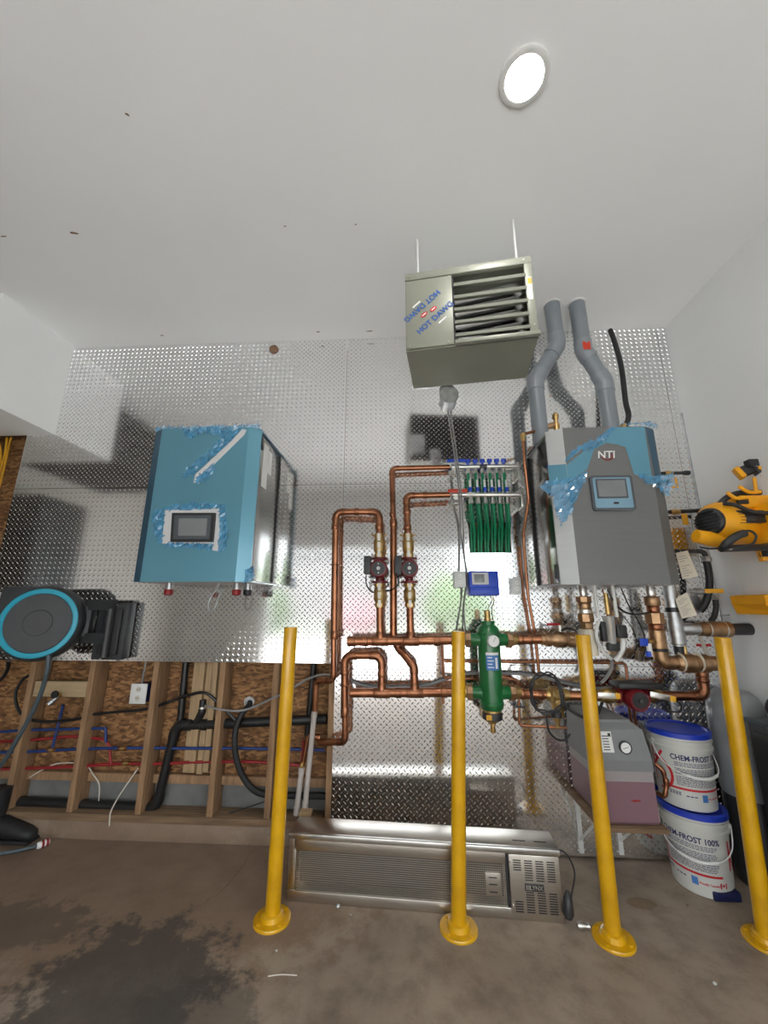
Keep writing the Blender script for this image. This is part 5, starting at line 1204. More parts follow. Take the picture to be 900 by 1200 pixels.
# ------------------------------------------------------------ under the boiler: drain tubes, trap, wires
for i, x in enumerate(((1.0971, -0.3, 1.4236), (1.2025, -0.3, 1.4238))):
    tag(build('drain_tube', (lambda b: (cyl(b, (x[0], -.3, ZB), (x[0] + .002, -.3, (1.0962, -0.3, 1.3378)[2]), .0105, 10), b)[1])(NB()), 'white_plastic'), ('left' if i == 0 else 'right') + ' white drain tube straight below the steel boiler', 'tube')
t = thing('condensate_trap', 'clear condensate trap cup with white hoses below the boiler', 'trap', (1.1502, -0.28, 1.1646))
tp_ = V((1.1684, -0.28, 1.3423))
part_turned('inlet', tp_ + V((0, 0, .13)), DN, [(0, .014), (.12, .014)], 'brass', t, 12)
part_turned('cup', tp_, DN, [(0, .032), (.01, .034), (.03, .03), (.15, .024), (.155, .01)], 'clear_tube', t, 18)
part_turned('core', tp_ + V((0, 0, -.01)), DN, [(0, .018), (.12, .014)], 'brass', t, 14)
part_box('cap_piece', tp_ + V((-.055, -.02, -.14)), tp_ + V((-.028, .02, -.03)), 'black', t, bev=.006)
part_box('cap_piece', tp_ + V((.028, -.02, -.12)), tp_ + V((.085, .02, -.05)), 'black', t, bev=.006)
part_box('cap_piece', tp_ + V((-.03, -.02, -.19)), tp_ + V((.035, .02, -.145)), 'black', t, bev=.008)
cable('inlet_hose', '', [(1.1127, -0.28, 1.3183), (1.092, -0.28, 1.2663), (1.0899, -0.28, 1.2103), (1.1285, -0.26, 1.1392), (1.167, -0.25, 1.1062)], .010, 'white_plastic', parent=t)
bm = NB(); sweep(bm, catmull([(1.2329, -0.28, 1.2205), (1.2266, -0.28, 1.1744), (1.2067, -0.27, 1.1273), (1.1845, -0.26, 1.0985)]), .014, 10); build('outlet_hose', bm, 'white_plastic', t)
cable('drain_hose', 'grey flexible drain hose curling down behind the third bollard', [(1.1694, -0.25, 1.1246), (1.1766, -0.23, 1.0668), (1.16, -0.2, 1.0068), (1.1309, -0.18, 0.9661)], .009, 'cable_grey', 'hose')
for i, (lb, pts) in enumerate((('black wire looping from boiler base toward the right column', [(1.1735, -0.3, 1.4963), (1.1942, -0.3, 1.4334), (1.2536, -0.28, 1.3712), (1.328, -0.27, 1.3522), (1.3952, -0.28, 1.3622)]),
                ('thin black wire crossing behind the drain cock', [(1.3036, -0.2, 1.5002), (1.3926, -0.1, 1.3894), (1.4618, -0.06, 1.2857), (1.4861, -0.05, 1.1683), (1.4457, -0.05, 1.0682)]),
                ('black wire loop beside the condensate trap', [(1.2, -0.3, 1.3335), (1.2073, -0.3, 1.2821), (1.2297, -0.3, 1.3431), (1.2184, -0.29, 1.3617), (1.1871, -0.29, 1.3049), (1.2148, -0.3, 1.2682)]),
                ('brown sensor wires bunched below the boiler', [(1.1835, -0.22, 1.4994), (1.1968, -0.2, 1.4496), (1.1992, -0.2, 1.3896), (1.193, -0.22, 1.3407)]),
                ('black wire curving below the bronze elbow', [(1.5755, -0.1, 1.0378), (1.5807, -0.06, 0.9738), (1.5349, -0.05, 0.9281), (1.4634, -0.05, 0.9176), (1.3924, -0.05, 0.9456)]),
                ('black cable draped over the upper pail lid', [(1.5179, -0.15, 0.9103), (1.4855, -0.16, 0.8665), (1.4745, -0.19, 0.8287), (1.5272, -0.2, 0.8232), (1.555, -0.18, 0.8542), (1.5466, -0.14, 0.872)]))):
    cable('wire', lb, pts, .004 if i != 0 else .006, 'black' if i != 3 else 'copper', 'wire')
# coiled black cables around the strainer
pts = []
cc = V((0.7904, -0.24, 0.9188))
for k in range(44):
    a = 2 * math.pi * k / 14; r = .105 + .012 * math.sin(k * 1.7)
    pts.append(cc + V((math.cos(a) * r * .82, .012 * math.sin(k * .9), math.sin(a) * r)))
cable('coiled_cable', 'coil of black cable hanging around the dirt strainer', pts, .0048, 'black', n=3)
cable('coiled_cable', 'black cable hanging loose below the strainer toward the feeder tank', [(0.7796, -0.24, 0.8037), (0.7928, -0.22, 0.7202), (0.8375, -0.2, 0.6719), (0.884, -0.2, 0.6684), (0.9154, -0.2, 0.6993)], .005, 'black')
cable('coiled_cable', 'doubled black cable running behind the third bollard to the tank', [(0.8869, -0.22, 0.8623), (0.921, -0.22, 0.8273), (0.9748, -0.24, 0.7982), (1.016, -0.25, 0.7928), (1.0593, -0.24, 0.8082), (1.114, -0.2, 0.87)], .008, 'black')
cable('wall_cable', 'thick grey cable sagging behind the copper headers', [(-0.3558, -0.02, 0.9285), (-0.2777, -0.03, 0.906), (-0.1422, -0.03, 0.8927), (0.105, -0.03, 0.9059), (0.2126, -0.03, 0.9372), (0.3688, -0.03, 0.9791), (0.6051, -0.04, 0.9884), (0.8099, -0.05, 0.9776), (0.9607, -0.05, 0.9402), (1.1063, -0.06, 0.9149), (1.2479, -0.08, 0.9206)], .0085, 'cable_grey')
cable('wall_cable', 'grey cable strung across the open studs to the copper pipe', [(-1.3152, 0.02, 0.7593), (-1.1732, -0.012, 0.7438), (-1.0329, -0.014, 0.7465), (-0.8664, -0.012, 0.8138), (-0.7477, -0.012, 0.8711), (-0.6505, -0.012, 0.9285), (-0.5535, -0.03, 0.9635), (-0.4762, -0.06, 0.9693)], .0065, 'cable_grey')

# ------------------------------------------------------------ gas and water fittings at the right edge of the plate
t = pipe_run('gas_pipe', 'short black iron nipple with brass valve, highest by the boiler', 'pipe', [[(1.49, -.10, (1.7427, -0.1, 2.2621)[2]), (1.8917, -0.1, 2.2657)]], .011, 'iron', 'iron', 0)
part_turned('valve_body', (1.7427, -0.1, 2.2621), RT, [(0, .016), (.02, .02), (.04, .016), (.05, .012)], 'brass', t, 12); part_turned('end_cap', (1.8697, -0.1, 2.2648), RT, [(0, .016), (.03, .016), (.034, .010)], 'iron', t, 12)
part_box('valve_tag', V((1.76, -0.13, 2.1512)), V((1.7941, -0.125, 2.2229)), 'tag_yellow', t, bev=.001)
t = pipe_run('gas_pipe', 'black iron pipe running to the right wall above the yellow vacuum', 'pipe', [[(1.7271, -0.1, 1.9976), (2.0822, -0.1, 2.011)]], .013, 'iron', 'iron', 0)
part_turned('valve_body', (1.7379, -0.1, 1.9975), RT, [(0, .016), (.02, .022), (.045, .018), (.055, .015)], 'brass', t, 12)
part_box('valve_tag', V((1.7825, -0.13, 1.9055)), V((1.8171, -0.125, 1.9794)), 'tag_yellow', t, bev=.001)
t = pipe_run('gas_pipe', 'iron elbow with union above the black gas hose', 'pipe', [[(1.6928, -0.12, 1.7372), (1.8898, -0.12, 1.7362), (1.8843, -0.12, 1.6504)]], .013, 'iron', 'iron', .03)
part_turned('union', (1.8916, -0.12, 1.7039), DN, [(0, .02), (.01, .026), (.03, .026), (.036, .02)], 'galv', t, 8)
cable('gas_hose', 'thick black hose hanging below the iron elbow', [(1.8882, -0.12, 1.6717), (1.8887, -0.12, 1.6186), (1.8827, -0.12, 1.5451), (1.869, -0.11, 1.4728), (1.8447, -0.1, 1.4112), (1.8211, -0.08, 1.3699)], .020, 'black_rubber', 'hose', seg=12)
cable('gas_hose', 'short black hose with galvanised nut above the drain coupling', [(1.8961, -0.12, 1.4418), (1.8915, -0.12, 1.391), (1.8721, -0.12, 1.3406), (1.8466, -0.12, 1.3105)], .015, 'black_rubber', 'hose', seg=12)
t = thing('gas_valve', 'small brass gas valve with yellow lever', 'valve', (1.7997, -0.14, 1.4873))
part_turned('body', (1.7363, -0.13, 1.4876), RT, [(0, .012), (.03, .014), (.035, .02), (.08, .02), (.085, .014), (.13, .014)], 'galv', t, 12)
part_box('lever', V((1.8184, -0.16, 1.4765)), V((1.9262, -0.155, 1.5022)), 'tag_yellow', t, bev=.002)
part_turned('nut', (1.8985, -0.12, 1.4675), DN, [(0, .022), (.03, .022)], 'galv', t, 6)
bm = NB(); q = [V((1.7961, -0.05, 1.4584)), V((1.8447, -0.05, 1.4691)), V((1.8793, -0.05, 1.3748)), V((1.8293, -0.05, 1.3539))]
a = [bm.verts.new(p) for p in q]; b = [bm.verts.new(p + V((0, .004, 0))) for p in q]; bm.faces.new(a); bm.faces.new(b[::-1])
for i in range(4): bm.faces.new((a[i], a[(i + 1) % 4], b[(i + 1) % 4], b[i]))
tag(build('metal_strap', bm, 'galv', smooth=False), 'bright galvanised strap plate behind the lower paper tag', 'strap')
for pts, lb in (([(1.678, -0.17, 1.7199), (1.752, -0.17, 1.7355), (1.7705, -0.19, 1.5769), (1.6775, -0.19, 1.5566)], 'cream paper tag hanging beside the boiler, upper one'), ([(1.5807, -0.24, 1.4397), (1.655, -0.24, 1.4791), (1.6755, -0.26, 1.3485), (1.5895, -0.26, 1.3292)], 'cream paper tag in front of grey drain pipe, lower one')):
    q = thing('paper_tag', lb, 'tag', low(pts), 'cream paper tags')
    pts = [V(p) for p in pts]; n_ = (pts[1] - pts[0]).cross(pts[3] - pts[0]).normalized()
    bm = NB(); a = [bm.verts.new(p) for p in pts]; b = [bm.verts.new(p + V((0, .003, 0))) for p in pts]; bm.faces.new(a); bm.faces.new(b[::-1])
    for i in range(4): bm.faces.new((a[i], a[(i + 1) % 4], b[(i + 1) % 4], b[i]))
    build('card', bm, 'cream', q, smooth=False)
    e1, e2 = pts[1] - pts[0], pts[3] - pts[0]
    print_poly('printing', [rect(.15, .08 + k * .09, .55 + .3 * ((k * 7) % 3) / 2, .095 + k * .09) for k in range(1, 10) if k != 4], lambda x, y, h: pts[0] + e1 * x + e2 * y + V((0, -.0004 - h, 0)), 'tank_grey', q, 0, .0004, kind='stuff')
    bm = NB(); sweep(bm, [(pts[0] + pts[1]) / 2 + e2 * .05 + V((0, -.001, 0)), (pts[0] + pts[1]) / 2 + V((0, .02, .02)), (pts[0] + pts[1]) / 2 + V((0, .06, .03))], .0015, 6); build('string', bm, 'cable_white', q)
cable('wall_rod', 'thin metal rod between plate and right wall', [(1.9391, -0.05, 1.3389), (2.0195, -0.08, 1.3502)], .003, 'galv', 'rod')
cable('flex_line', 'braided grey line under the drain pipe by the fourth bollard', [(1.7596, -0.12, 1.2407), (1.7894, -0.1, 1.1901), (1.8025, -0.1, 1.1267), (1.8328, -0.1, 1.0788)], .011, 'cable_white', 'hose')
tag(build('marker_tape', (lambda b: (box(b, V((0.912, 0, 1.2746)) + V((0, -.003, 0)), V((0.9941, 0, 1.2857)) + V((0, 0, .004))), b)[1])(NB()), 'ink_red'), 'short red tape mark on plate below the boiler, left one', 'tape', 'red tape marks')
tag(build('marker_tape', (lambda b: (box(b, V((1.8183, 0, 1.1534)) + V((0, -.003, 0)), V((1.9075, 0, 1.1642)) + V((0, 0, .004))), b)[1])(NB()), 'ink_red'), 'short red tape mark on plate beside the fourth bollard', 'tape', 'red tape marks')

# ------------------------------------------------------------ pipes and cables inside the open stud bays
t = pipe_run('drain_line', 'black plastic drain line low in the open stud bays', 'pipe', [[(-3.2, .085, .165), (-1.5963, 0.085, 0.1425), (-1.5251, 0.085, 0.6214), (-1.2767, 0.085, 0.6334), (-0.5216, 0.085, 0.677)]], .030, 'abs', 'abs', .06, fit=1.14,
             couplings=[((-1.4498, 0.085, 0.6253), RT, .05, .036), ((-1.3342, 0.085, 0.6299), RT, .04, .036)])
pipe_run('', '', '', [[(-1.3979, 0.085, 0.6288), (-1.353, 0.07, 0.7107), (-1.3556, 0.07, 0.7836), .022]], .022, 'abs', 'abs', .03, parent=t)
part_turned('hose_clamp', (-1.3531, 0.07, 0.7366), UP, [(-.006, .026), (.006, .026)], 'nickel', t)
tag(build('vent_pipe', (lambda b: (cyl(b, (-1.5242, 0.11, 1.012), (-1.5175, 0.11, 0.6302), .022), b)[1])(NB()), 'abs'), 'black vertical vent pipe beside the bundled pale studs', 'pipe')
tag(build('vent_pipe', (lambda b: (cyl(b, (-0.6275, 0.11, 1.0209), (-0.6522, 0.11, 0.569), .020), b)[1])(NB()), 'abs'), 'black vertical vent pipe beside the copper drop', 'pipe')
t = thing('wall_hose', 'thick black hose looping out of a white ringed hole in the sheathing', 'hose', (-0.899, 0.06, 0.2419))
bm = NB(); sweep(bm, catmull([(-1.0656, 0.15, 0.7541), (-1.0507, 0.1, 0.7446), (-1.0732, 0.05, 0.7099), (-1.0932, 0.02, 0.637), (-1.091, 0.01, 0.5417), (-1.0671, 0.015, 0.4394), (-1.0211, 0.03, 0.3448), (-0.9634, 0.05, 0.2771), (-0.8864, 0.07, 0.2427), (-0.7382, 0.085, 0.2355), (-0.5106, 0.085, 0.2366)]), .019, 12); build('hose', bm, 'black_rubber', t)
part_turned('sleeve_ring', (-1.0638, 0.144, 0.7608), FR, [(0, .034), (.02, .034), (.021, .026), (.004, .026)], 'tape_grey', t, 20)
cable('stud_hose', 'thin black hose curving through the left stud bays', [(-2.5835, 0.06, 0.9307), (-2.6427, 0.06, 0.8916), (-2.6704, 0.06, 0.7989), (-2.6221, 0.06, 0.6982), (-2.5447, 0.06, 0.6521), (-2.4444, 0.06, 0.6356), (-2.3074, 0.06, 0.6405), (-2.1855, 0.06, 0.6581), (-2.1038, 0.06, 0.6829), (-1.9146, 0.06, 0.7042), (-1.7345, 0.06, 0.7227), (-1.5711, 0.06, 0.7722), (-1.4588, 0.06, 0.8105), (-1.3388, 0.05, 0.83), (-1.2377, 0.06, 0.7615), (-1.1231, 0.07, 0.6631)], .0095, 'abs', 'hose')
cable('stud_hose', 'black hose end curling down at the far left under the reel', [(-2.6896, -0.02, 1.0236), (-2.7043, 0, 0.9716), (-2.7537, 0.03, 0.9173), (-2.8247, 0.06, 0.8729)], .012, 'abs', 'hose')
cable('thin_wire', 'thin black wire sloping across the foundation toward the sleeves', [(-1.1815, 0.06, 0.1187), (-1.023, 0.06, 0.1644), (-0.8803, 0.06, 0.2098), (-0.705, 0.06, 0.2561)], .004, 'black', 'wire')
def pex(label, pts, m, parts=()):
    q = thing('water_pipe', label, 'pipe', low(pts), 'red and blue water pipes')
    bm = NB(); sweep(bm, catmull(pts, 4), .0092, 10); build('pipe', bm, m, q)
    return q
pex('upper blue water pipe crossing the left stud bays', [(-2.8536, 0.07, 0.5552), (-2.538, 0.07, 0.5792), (-2.3768, 0.07, 0.5847), (-2.1874, 0.07, 0.5932), (-1.9987, 0.07, 0.5992)], 'pex_blue')
pex('short blue water pipe dropping beside the red tee', [(-2.006, 0.07, 0.6068), (-1.9929, 0.07, 0.566), (-1.9839, 0.07, 0.5153)], 'pex_blue')
pex('lower blue water pipe running the length of the stud bays', [(-2.8232, 0.07, 0.4375), (-2.532, 0.07, 0.4486), (-2.3502, 0.07, 0.4599), (-2.1929, 0.07, 0.4707), (-2.0009, 0.07, 0.4796), (-1.7693, 0.07, 0.4868), (-1.4247, 0.07, 0.4913), (-1.0851, 0.07, 0.4981), (-0.7496, 0.07, 0.5), (-0.5285, 0.07, 0.4996)], 'pex_blue')
pex('blue water pipe slanting down from the wooden block', [(-2.3176, 0.062, 0.7395), (-2.3312, 0.07, 0.6531), (-2.3394, 0.07, 0.5493), (-2.3459, 0.07, 0.4676)], 'pex_blue')
pex('upper red water pipe ending at the red tee', [(-2.8494, 0.08, 0.4953), (-2.5332, 0.08, 0.5143), (-2.3746, 0.08, 0.5302), (-2.1983, 0.08, 0.5438), (-2.006, 0.08, 0.5296)], 'pex_red')
pex('short red water pipe dropping from the red tee', [(-2.0065, 0.08, 0.5321), (-1.9642, 0.08, 0.4923), (-1.9496, 0.08, 0.4422), (-1.9342, 0.08, 0.3877)], 'pex_red')
pex('lower red water pipe running the length of the stud bays', [(-2.8075, 0.08, 0.3333), (-2.5541, 0.08, 0.3465), (-2.3375, 0.08, 0.3564), (-2.1118, 0.08, 0.3714), (-1.8649, 0.08, 0.3892), (-1.6467, 0.08, 0.394), (-1.4198, 0.08, 0.4063), (-1.2112, 0.08, 0.4158), (-0.97, 0.08, 0.4186), (-0.6807, 0.08, 0.4055)], 'pex_red')
pex('short red upright pipe beside the shorter grey sleeve', [(-0.6587, 0.05, 0.5572), (-0.6611, 0.05, 0.4986), (-0.6631, 0.05, 0.431)], 'pex_red')
for p, lb in (((-2.3454, 0.07, 0.4651), 'brass tee on the lower blue pipe at the slanting pipe'), ((-1.8615, 0.07, 0.4824), 'brass coupling on the lower blue pipe'), ((-1.8308, 0.08, 0.3924), 'brass coupling on the lower red pipe')):
    q = thing('pipe_fitting', lb, 'fitting', p, 'brass pipe fittings')
    part_turned('body', p, RT, [(-.03, .012), (-.012, .012), (-.011, .0145), (.011, .0145), (.012, .012), (.03, .012)], 'brass', q, 12)
    for k in (-.024, .024): part_turned('crimp_ring', V(p) + V((k, 0, 0)), RT, [(-.005, .0132), (.005, .0132)], 'copper_fit', q, 12)
# receptacle
t = thing('wall_outlet', 'white electrical outlet in the stud bay', 'outlet', (-1.7951, 0.03, 0.7548))
o0, o1 = (-1.8365, 0.03, 0.8854), (-1.7259, 0.03, 0.761)
part_box('box', (o0[0] + .006, .034, o1[2] + .006), (o1[0] - .006, .144, o0[2] - .006), 'navy', t, bev=.003)
part_box('cover', (o0[0], .026, o1[2]), (o1[0], .036, o0[2]), 'white_plastic', t, bev=.003)
cx, cz = (o0[0] + o1[0]) / 2, (o0[2] + o1[2]) / 2
for s in (-1, 1):
    so = part_turned('socket', (cx, .027, cz + s * .027), FR, [(0, .018), (.003, .0175)], 'cable_white', t, 16)
    for k in (-1, 1): part_box('slot', (cx + k * .0065 - .0013, .0228, cz + s * .027 - .004), (cx + k * .0065 + .0013, .0245, cz + s * .027 + .006), 'black', so)
cable('supply_cable', '', [(cx - .005, .06, o0[2] - .01), (-1.7919, 0.07, 0.9381), (-1.7874, 0.07, 0.9873), (-1.7888, 0.07, 1.0369)], .006, 'cable_grey', parent=t)
# hose tap on the wooden block
t = thing('hose_tap', 'brass hose tap on the pale wooden block between studs', 'tap', (-2.3151, 0, 0.7695))
part_turned('base', (-2.3165, 0.012, 0.8086), FR, [(0, .02), (.006, .02), (.008, .012), (.04, .012)], 'brass', t, 14)
part_turned('spout', (-2.2935, -0.02, 0.8105), (-.5, -.4, -.7), [(0, .013), (.03, .013), (.034, .017), (.06, .016)], 'galv', t, 12)
part_turned('handle', (-2.2924, -0.025, 0.8271), FR, [(0, .006), (.02, .006), (.022, .026), (.03, .024)], 'black', t, 8)
for lb, pts in (('white cable hanging in the second stud bay', [(-2.0889, 0.09, 0.3608), (-2.045, 0.08, 0.3259), (-1.9986, 0.08, 0.2781), (-1.9833, 0.08, 0.2252), (-1.9777, 0.08, 0.1631)]), ('white cable trailing over the sole plate to the floor', [(-1.746, 0.08, 0.3672), (-1.7653, 0.06, 0.3254), (-1.7861, 0.03, 0.2744), (-1.8117, 0.01, 0.2164), (-1.8267, -0.008, 0.1595), (-1.8264, -0.01, 0.1195), (-1.8242, -0.008, 0.0826)]),
                ('white cable arching in the left stud bay', [(-2.4806, 0.09, 0.2922), (-2.4129, 0.09, 0.3336), (-2.3321, 0.09, 0.3704), (-2.2695, 0.09, 0.3818), (-2.199, 0.09, 0.3833)])):
    cable('white_cable', lb, pts, .004, 'cable_white')
tag(build('pipe_hanger', (lambda b: (box(b, (-2.388, 0.05, 0.0852), V((-2.2707, 0.05, 0.1212)) + V((0, .05, 0)), .004), b)[1])(NB()), 'abs'), 'short black bracket under the drain line', 'bracket')
# yellow wires in the open bay at the upper left
for i, pts in enumerate(([(-3.2508, 0.04, 2.6951), (-3.191, 0.04, 2.5699), (-3.1594, 0.04, 2.3562)], [(-3.1827, 0.05, 2.6981), (-3.1668, 0.05, 2.5735), (-3.1673, 0.05, 2.4302), (-3.1645, 0.05, 2.221)], [(-3.158, 0.06, 2.7021), (-3.1584, 0.06, 2.6138), (-3.1539, 0.06, 2.4478), (-3.1567, 0.06, 2.2583)])):
    cable('yellow_wire', ('leftmost', 'middle', 'rightmost')[i] + ' of three yellow wires in the open bay under the bulkhead', pts, .007, 'tag_yellow', 'wire')

# ------------------------------------------------------------ wall-mounted hose reel
RC = V((-2.3019, -0.26, 1.2864)); rn = V((.34, -1, .05)).normalized()
hr_ = thing('hose_reel', 'charcoal hose reel with a turquoise ring, swung out on its wall bracket', 'hose reel', (RC.x, -.1, RC.z - .24))
rx_ = V((-rn.y, rn.x, 0)).normalized(); ru_ = rn.cross(rx_); ru_ = ru_ if ru_.z > 0 else -ru_
part_turned('drum_shell', RC - rn * .19, rn, [(0, .15), (.02, .19), (.07, .225), (.15, .232), (.175, .226), (.19, .212)], 'charcoal', hr_, 48)
part_turned('colour_ring', RC - rn * .002, rn, [(0, .212), (.006, .210), (.009, .205), (.009, .186), (.004, .182)], 'turquoise', hr_, 56)
part_turned('face_disc', RC - rn * .004, rn, [(0, .184), (.004, .183), (.010, .176), (.012, .08), (.010, .078), (.013, .076), (.014, .02)], 'charcoal_light', hr_, 48)
bm = NB()
cmx = RC - rn * .15 - rx_ * .20 + ru_ * .155
Mb = Matrix(((rx_.x, rn.x, ru_.x, cmx.x), (rx_.y, rn.y, ru_.y, cmx.y), (rx_.z, rn.z, ru_.z, cmx.z), (0, 0, 0, 1)))
box(bm, (-.06, -.02, -.14), (.24, .12, .075), .03, Mb); build('corner_housing', bm, 'charcoal', hr_)
cmx = RC - rn * .15 + rx_ * .20
Mb = Matrix(((rx_.x, rn.x, ru_.x, cmx.x), (rx_.y, rn.y, ru_.y, cmx.y), (rx_.z, rn.z, ru_.z, cmx.z), (0, 0, 0, 1)))
bm = NB(); box(bm, (-.08, -.03, -.10), (.055, .08, .12), .03, Mb); build('hinge_housing', bm, 'charcoal', hr_)
pv = V((-1.9715, -0.12, 1.2548))
for z0_, z1_, xoff in (((-2.0323, -0.12, 1.4294)[2], (-2.0203, -0.12, 1.3632)[2], .0), ((-2.0114, -0.12, 1.2171)[2], (-1.9998, -0.12, 1.1535)[2], .0)):
    bm = NB(); c = [V(RC - rn * .12 + rx_ * .21), V((pv.x + .03, pv.y, 0))]
    box(bm, (0, 0, 0), (1, 1, 1)); vs = list(bm.verts)
    d2 = (V((c[1].x, c[1].y, 0)) - V((c[0].x, c[0].y, 0))); ln2 = d2.length; d2.normalize(); n2_ = V((-d2.y, d2.x, 0))
    for v in vs: v.co = V((c[0].x, c[0].y, 0)) + d2 * v.co.x * ln2 + n2_ * (v.co.y - .5) * .06 + V((0, 0, z1_ + (z0_ - z1_) * v.co.z))
    a_ = build('swing_arm', bm, 'charcoal', hr_, smooth=False)
    part_turned('pivot_bolt', c[0] + d2 * ln2 * .55 + V((0, 0, (z0_ + z1_) / 2)) - n2_ * .0305, -n2_, [(0, .006), (.004, .006)], 'black', a_, 8)
w0, w1 = (-2.0477, -0.02, 1.4132), (-1.8534, -0.02, 1.0479)
part_turned('pivot_post', (pv.x + .02, -.115, w1[2] + .02), UP, [(0, .028), (w0[2] - w1[2] - .06, .028)], 'black', hr_, 16)
part_box('wall_plate', (w0[0] - .02, -.085, w1[2]), (w1[0], -.003, w0[2]), 'charcoal', hr_, bev=.015)
part_box('wall_rib', (w0[0] + .03, -.105, w1[2] + .03), (w1[0] - .03, -.08, w0[2] - .04), 'black', hr_, bev=.01)
for p in ((-1.94, 0, 1.3963), (-1.9945, 0, 1.0548)): part_turned('mount_screw', (p[0], -.086, p[2]), FR, [(0, .008), (.004, .006)], 'nickel', hr_, 10)
tag(build('wall_bracket', (lambda b: (box(b, (-2.9042, -0.03, 1.4816), V((-2.8028, -0.03, 1.3537)) + V((0, .025, 0)), .004), b)[1])(NB()), 'tape_grey'), 'pale grey bracket on the plate left of the hose reel', 'bracket')
cable('garden_hose', 'dark grey hose hanging from the reel down to the floor', [(-2.1568, -0.3, 1.1004), (-2.1472, -0.3, 1.0185), (-2.1732, -0.28, 0.9147), (-2.2012, -0.27, 0.8275), (-2.246, -0.26, 0.7223), (-2.3042, -0.25, 0.6089), (-2.3629, -0.24, 0.5011), (-2.4431, -0.23, 0.3984), (-2.488, -0.22, 0.2844)], .0125, 'hose_grey', 'hose', seg=12)
t = thing('hose_end', 'dark grey hose end with a white and red connector on the floor', 'hose', (-2.1439, -0.0955, 0.02))
bm = NB(); sweep(bm, catmull([(-2.3718, -0.2555, 0.015), (-2.3271, -0.1813, 0.015), (-2.2569, -0.1496, 0.015), (-2.1732, -0.1094, 0.022)]), .0105, 10); build('hose', bm, 'hose_grey', t)
h0, h1 = V((-2.1743, -0.1136, 0.022)), V((-2.1409, -0.0654, 0.022)); dh_ = h1 - h0
part_turned('connector', h0, dh_, [(0, .014), (.01, .019), (dh_.length * .9, .019), (dh_.length, .014)], 'white_plastic', t, 14)
for k in (.35, .7): part_turned('red_band', h0 + dh_ * k, dh_, [(0, .0195), (.012, .0195)], 'red_cap', t, 14)
t = thing('rubber_boot', 'black rubber boot at the left edge of the floor', 'boot', (-2.4136, -0.0727, 0))
b0 = V((-2.3816, -0.0876, 0)) + V((0, .06, 0))
bm = NB(); secs = []
for k, (x, w, h) in enumerate(((-.24, .04, .10), (-.20, .05, .11), (-.10, .05, .12), (.0, .05, .085), (.06, .05, .065), (.095, .04, .05), (.11, .02, .03))):
    secs.append([bm.verts.new(b0 + V((x, w * math.cos(a) * 1.0, .012 + max(0, h * .5 + h * .5 * math.sin(a))))) for a in [2 * math.pi * i / 14 for i in range(14)]])
for a, b in zip(secs, secs[1:]):
    for i in range(14): bm.faces.new((a[i], a[(i + 1) % 14], b[(i + 1) % 14], b[i]))
bm.faces.new(secs[0]); bm.faces.new(secs[-1]); build('upper', bm, 'black_rubber', t)
part_turned('shaft', b0 + V((-.17, 0, .06)), UP, [(0, .05), (.10, .055), (.22, .06), (.22, .054)], 'black_rubber', t, 18)
part_box('outsole', b0 + V((-.245, -.052, 0)), b0 + V((.115, .052, .018)), 'black', t, bev=.006)

# ------------------------------------------------------------ right wall: vacuum, clamps, bin
VC = V((1.7283, -0.45, 1.8552)); va = V((.9, .34, .0)).normalized()
vc = thing('shop_vacuum', 'yellow and black wall-mounted shop vacuum on the right wall', 'vacuum', (1.9, -.45, 1.68))
vb = VC - va * .03
part_turned('motor_housing', vb, va, [(-.012, .075), (0, .082), (.03, .108), (.07, .120), (.12, .122), (.20, .118), (.27, .115)], 'tool_yellow', vc, 36)
part_turned('exhaust_grill', vb - va * .011, -va, [(-.01, .078), (.006, .076), (.016, .066), (.022, .03)], 'black', vc, 32)
gx = VC - va * .065
for k in range(-3, 4): 
    w = math.sqrt(max(.0001, .066 ** 2 - (k * .018) ** 2)); part_box('grill_rib', (-.006, -w, k * .018 - .0025), (.008, w, k * .018 + .0025), 'charcoal', vc, bev=.001, M=Matrix(((va.x, -va.y, 0, gx.x), (va.y, va.x, 0, gx.y), (0, 0, 1, gx.z), (0, 0, 0, 1))))
port = V((1.5951, -0.47, 1.7754))
part_turned('dust_port', port, (.92, .1, -.18), [(0, .030), (.004, .036), (.02, .037), (.10, .042), (.18, .03)], 'tool_yellow', vc, 22)
part_turned('port_liner', port + V((.001, 0, 0)), (.92, .1, -.18), [(-.001, .029), (.0, .001)], 'tool_yellow', vc, 22)
part_box('vent_panel', V((1.7756, -0.545, 1.9001)), V((1.917, -0.5, 1.8335)), 'black', vc, bev=.002)
for k in range(4):
    p = V((1.778, -0.548, 1.8806)); part_box('vent_bar', (p.x, -.549, p.z - .003 - k * .016), (p.x + .09, -.541, p.z - k * .016), 'charcoal_light', vc)
part_box('latch_housing', V((1.8443, -0.5, 1.9977)), V((2.1056, -0.42, 1.927)), 'tool_yellow', vc, bev=.012)
part_turned('latch_pin', (1.8717, -0.5, 1.9778), FR, [(0, .010), (.006, .009)], 'black', vc, 14)
part_box('latch_pad', V((1.8197, -0.515, 1.9791)), V((1.8781, -0.5, 1.9437)), 'black', vc, bev=.004)
bm = NB(); sweep(bm, catmull([(1.7572, -0.46, 1.9506), (1.7951, -0.48, 1.9892), (1.8634, -0.48, 2.013), (1.9683, -0.46, 2.0224), (2.078, -0.44, 2.0268)]), .016, 10); build('carry_strap', bm, 'black', vc)
bm = NB(); sweep(bm, catmull([(1.7377, -0.52, 1.9449), (1.7642, -0.56, 1.9247), (1.8104, -0.57, 1.8936), (1.876, -0.57, 1.879), (1.9621, -0.56, 1.8805)]), .011, 10); build('power_cord', bm, 'black_rubber', vc)
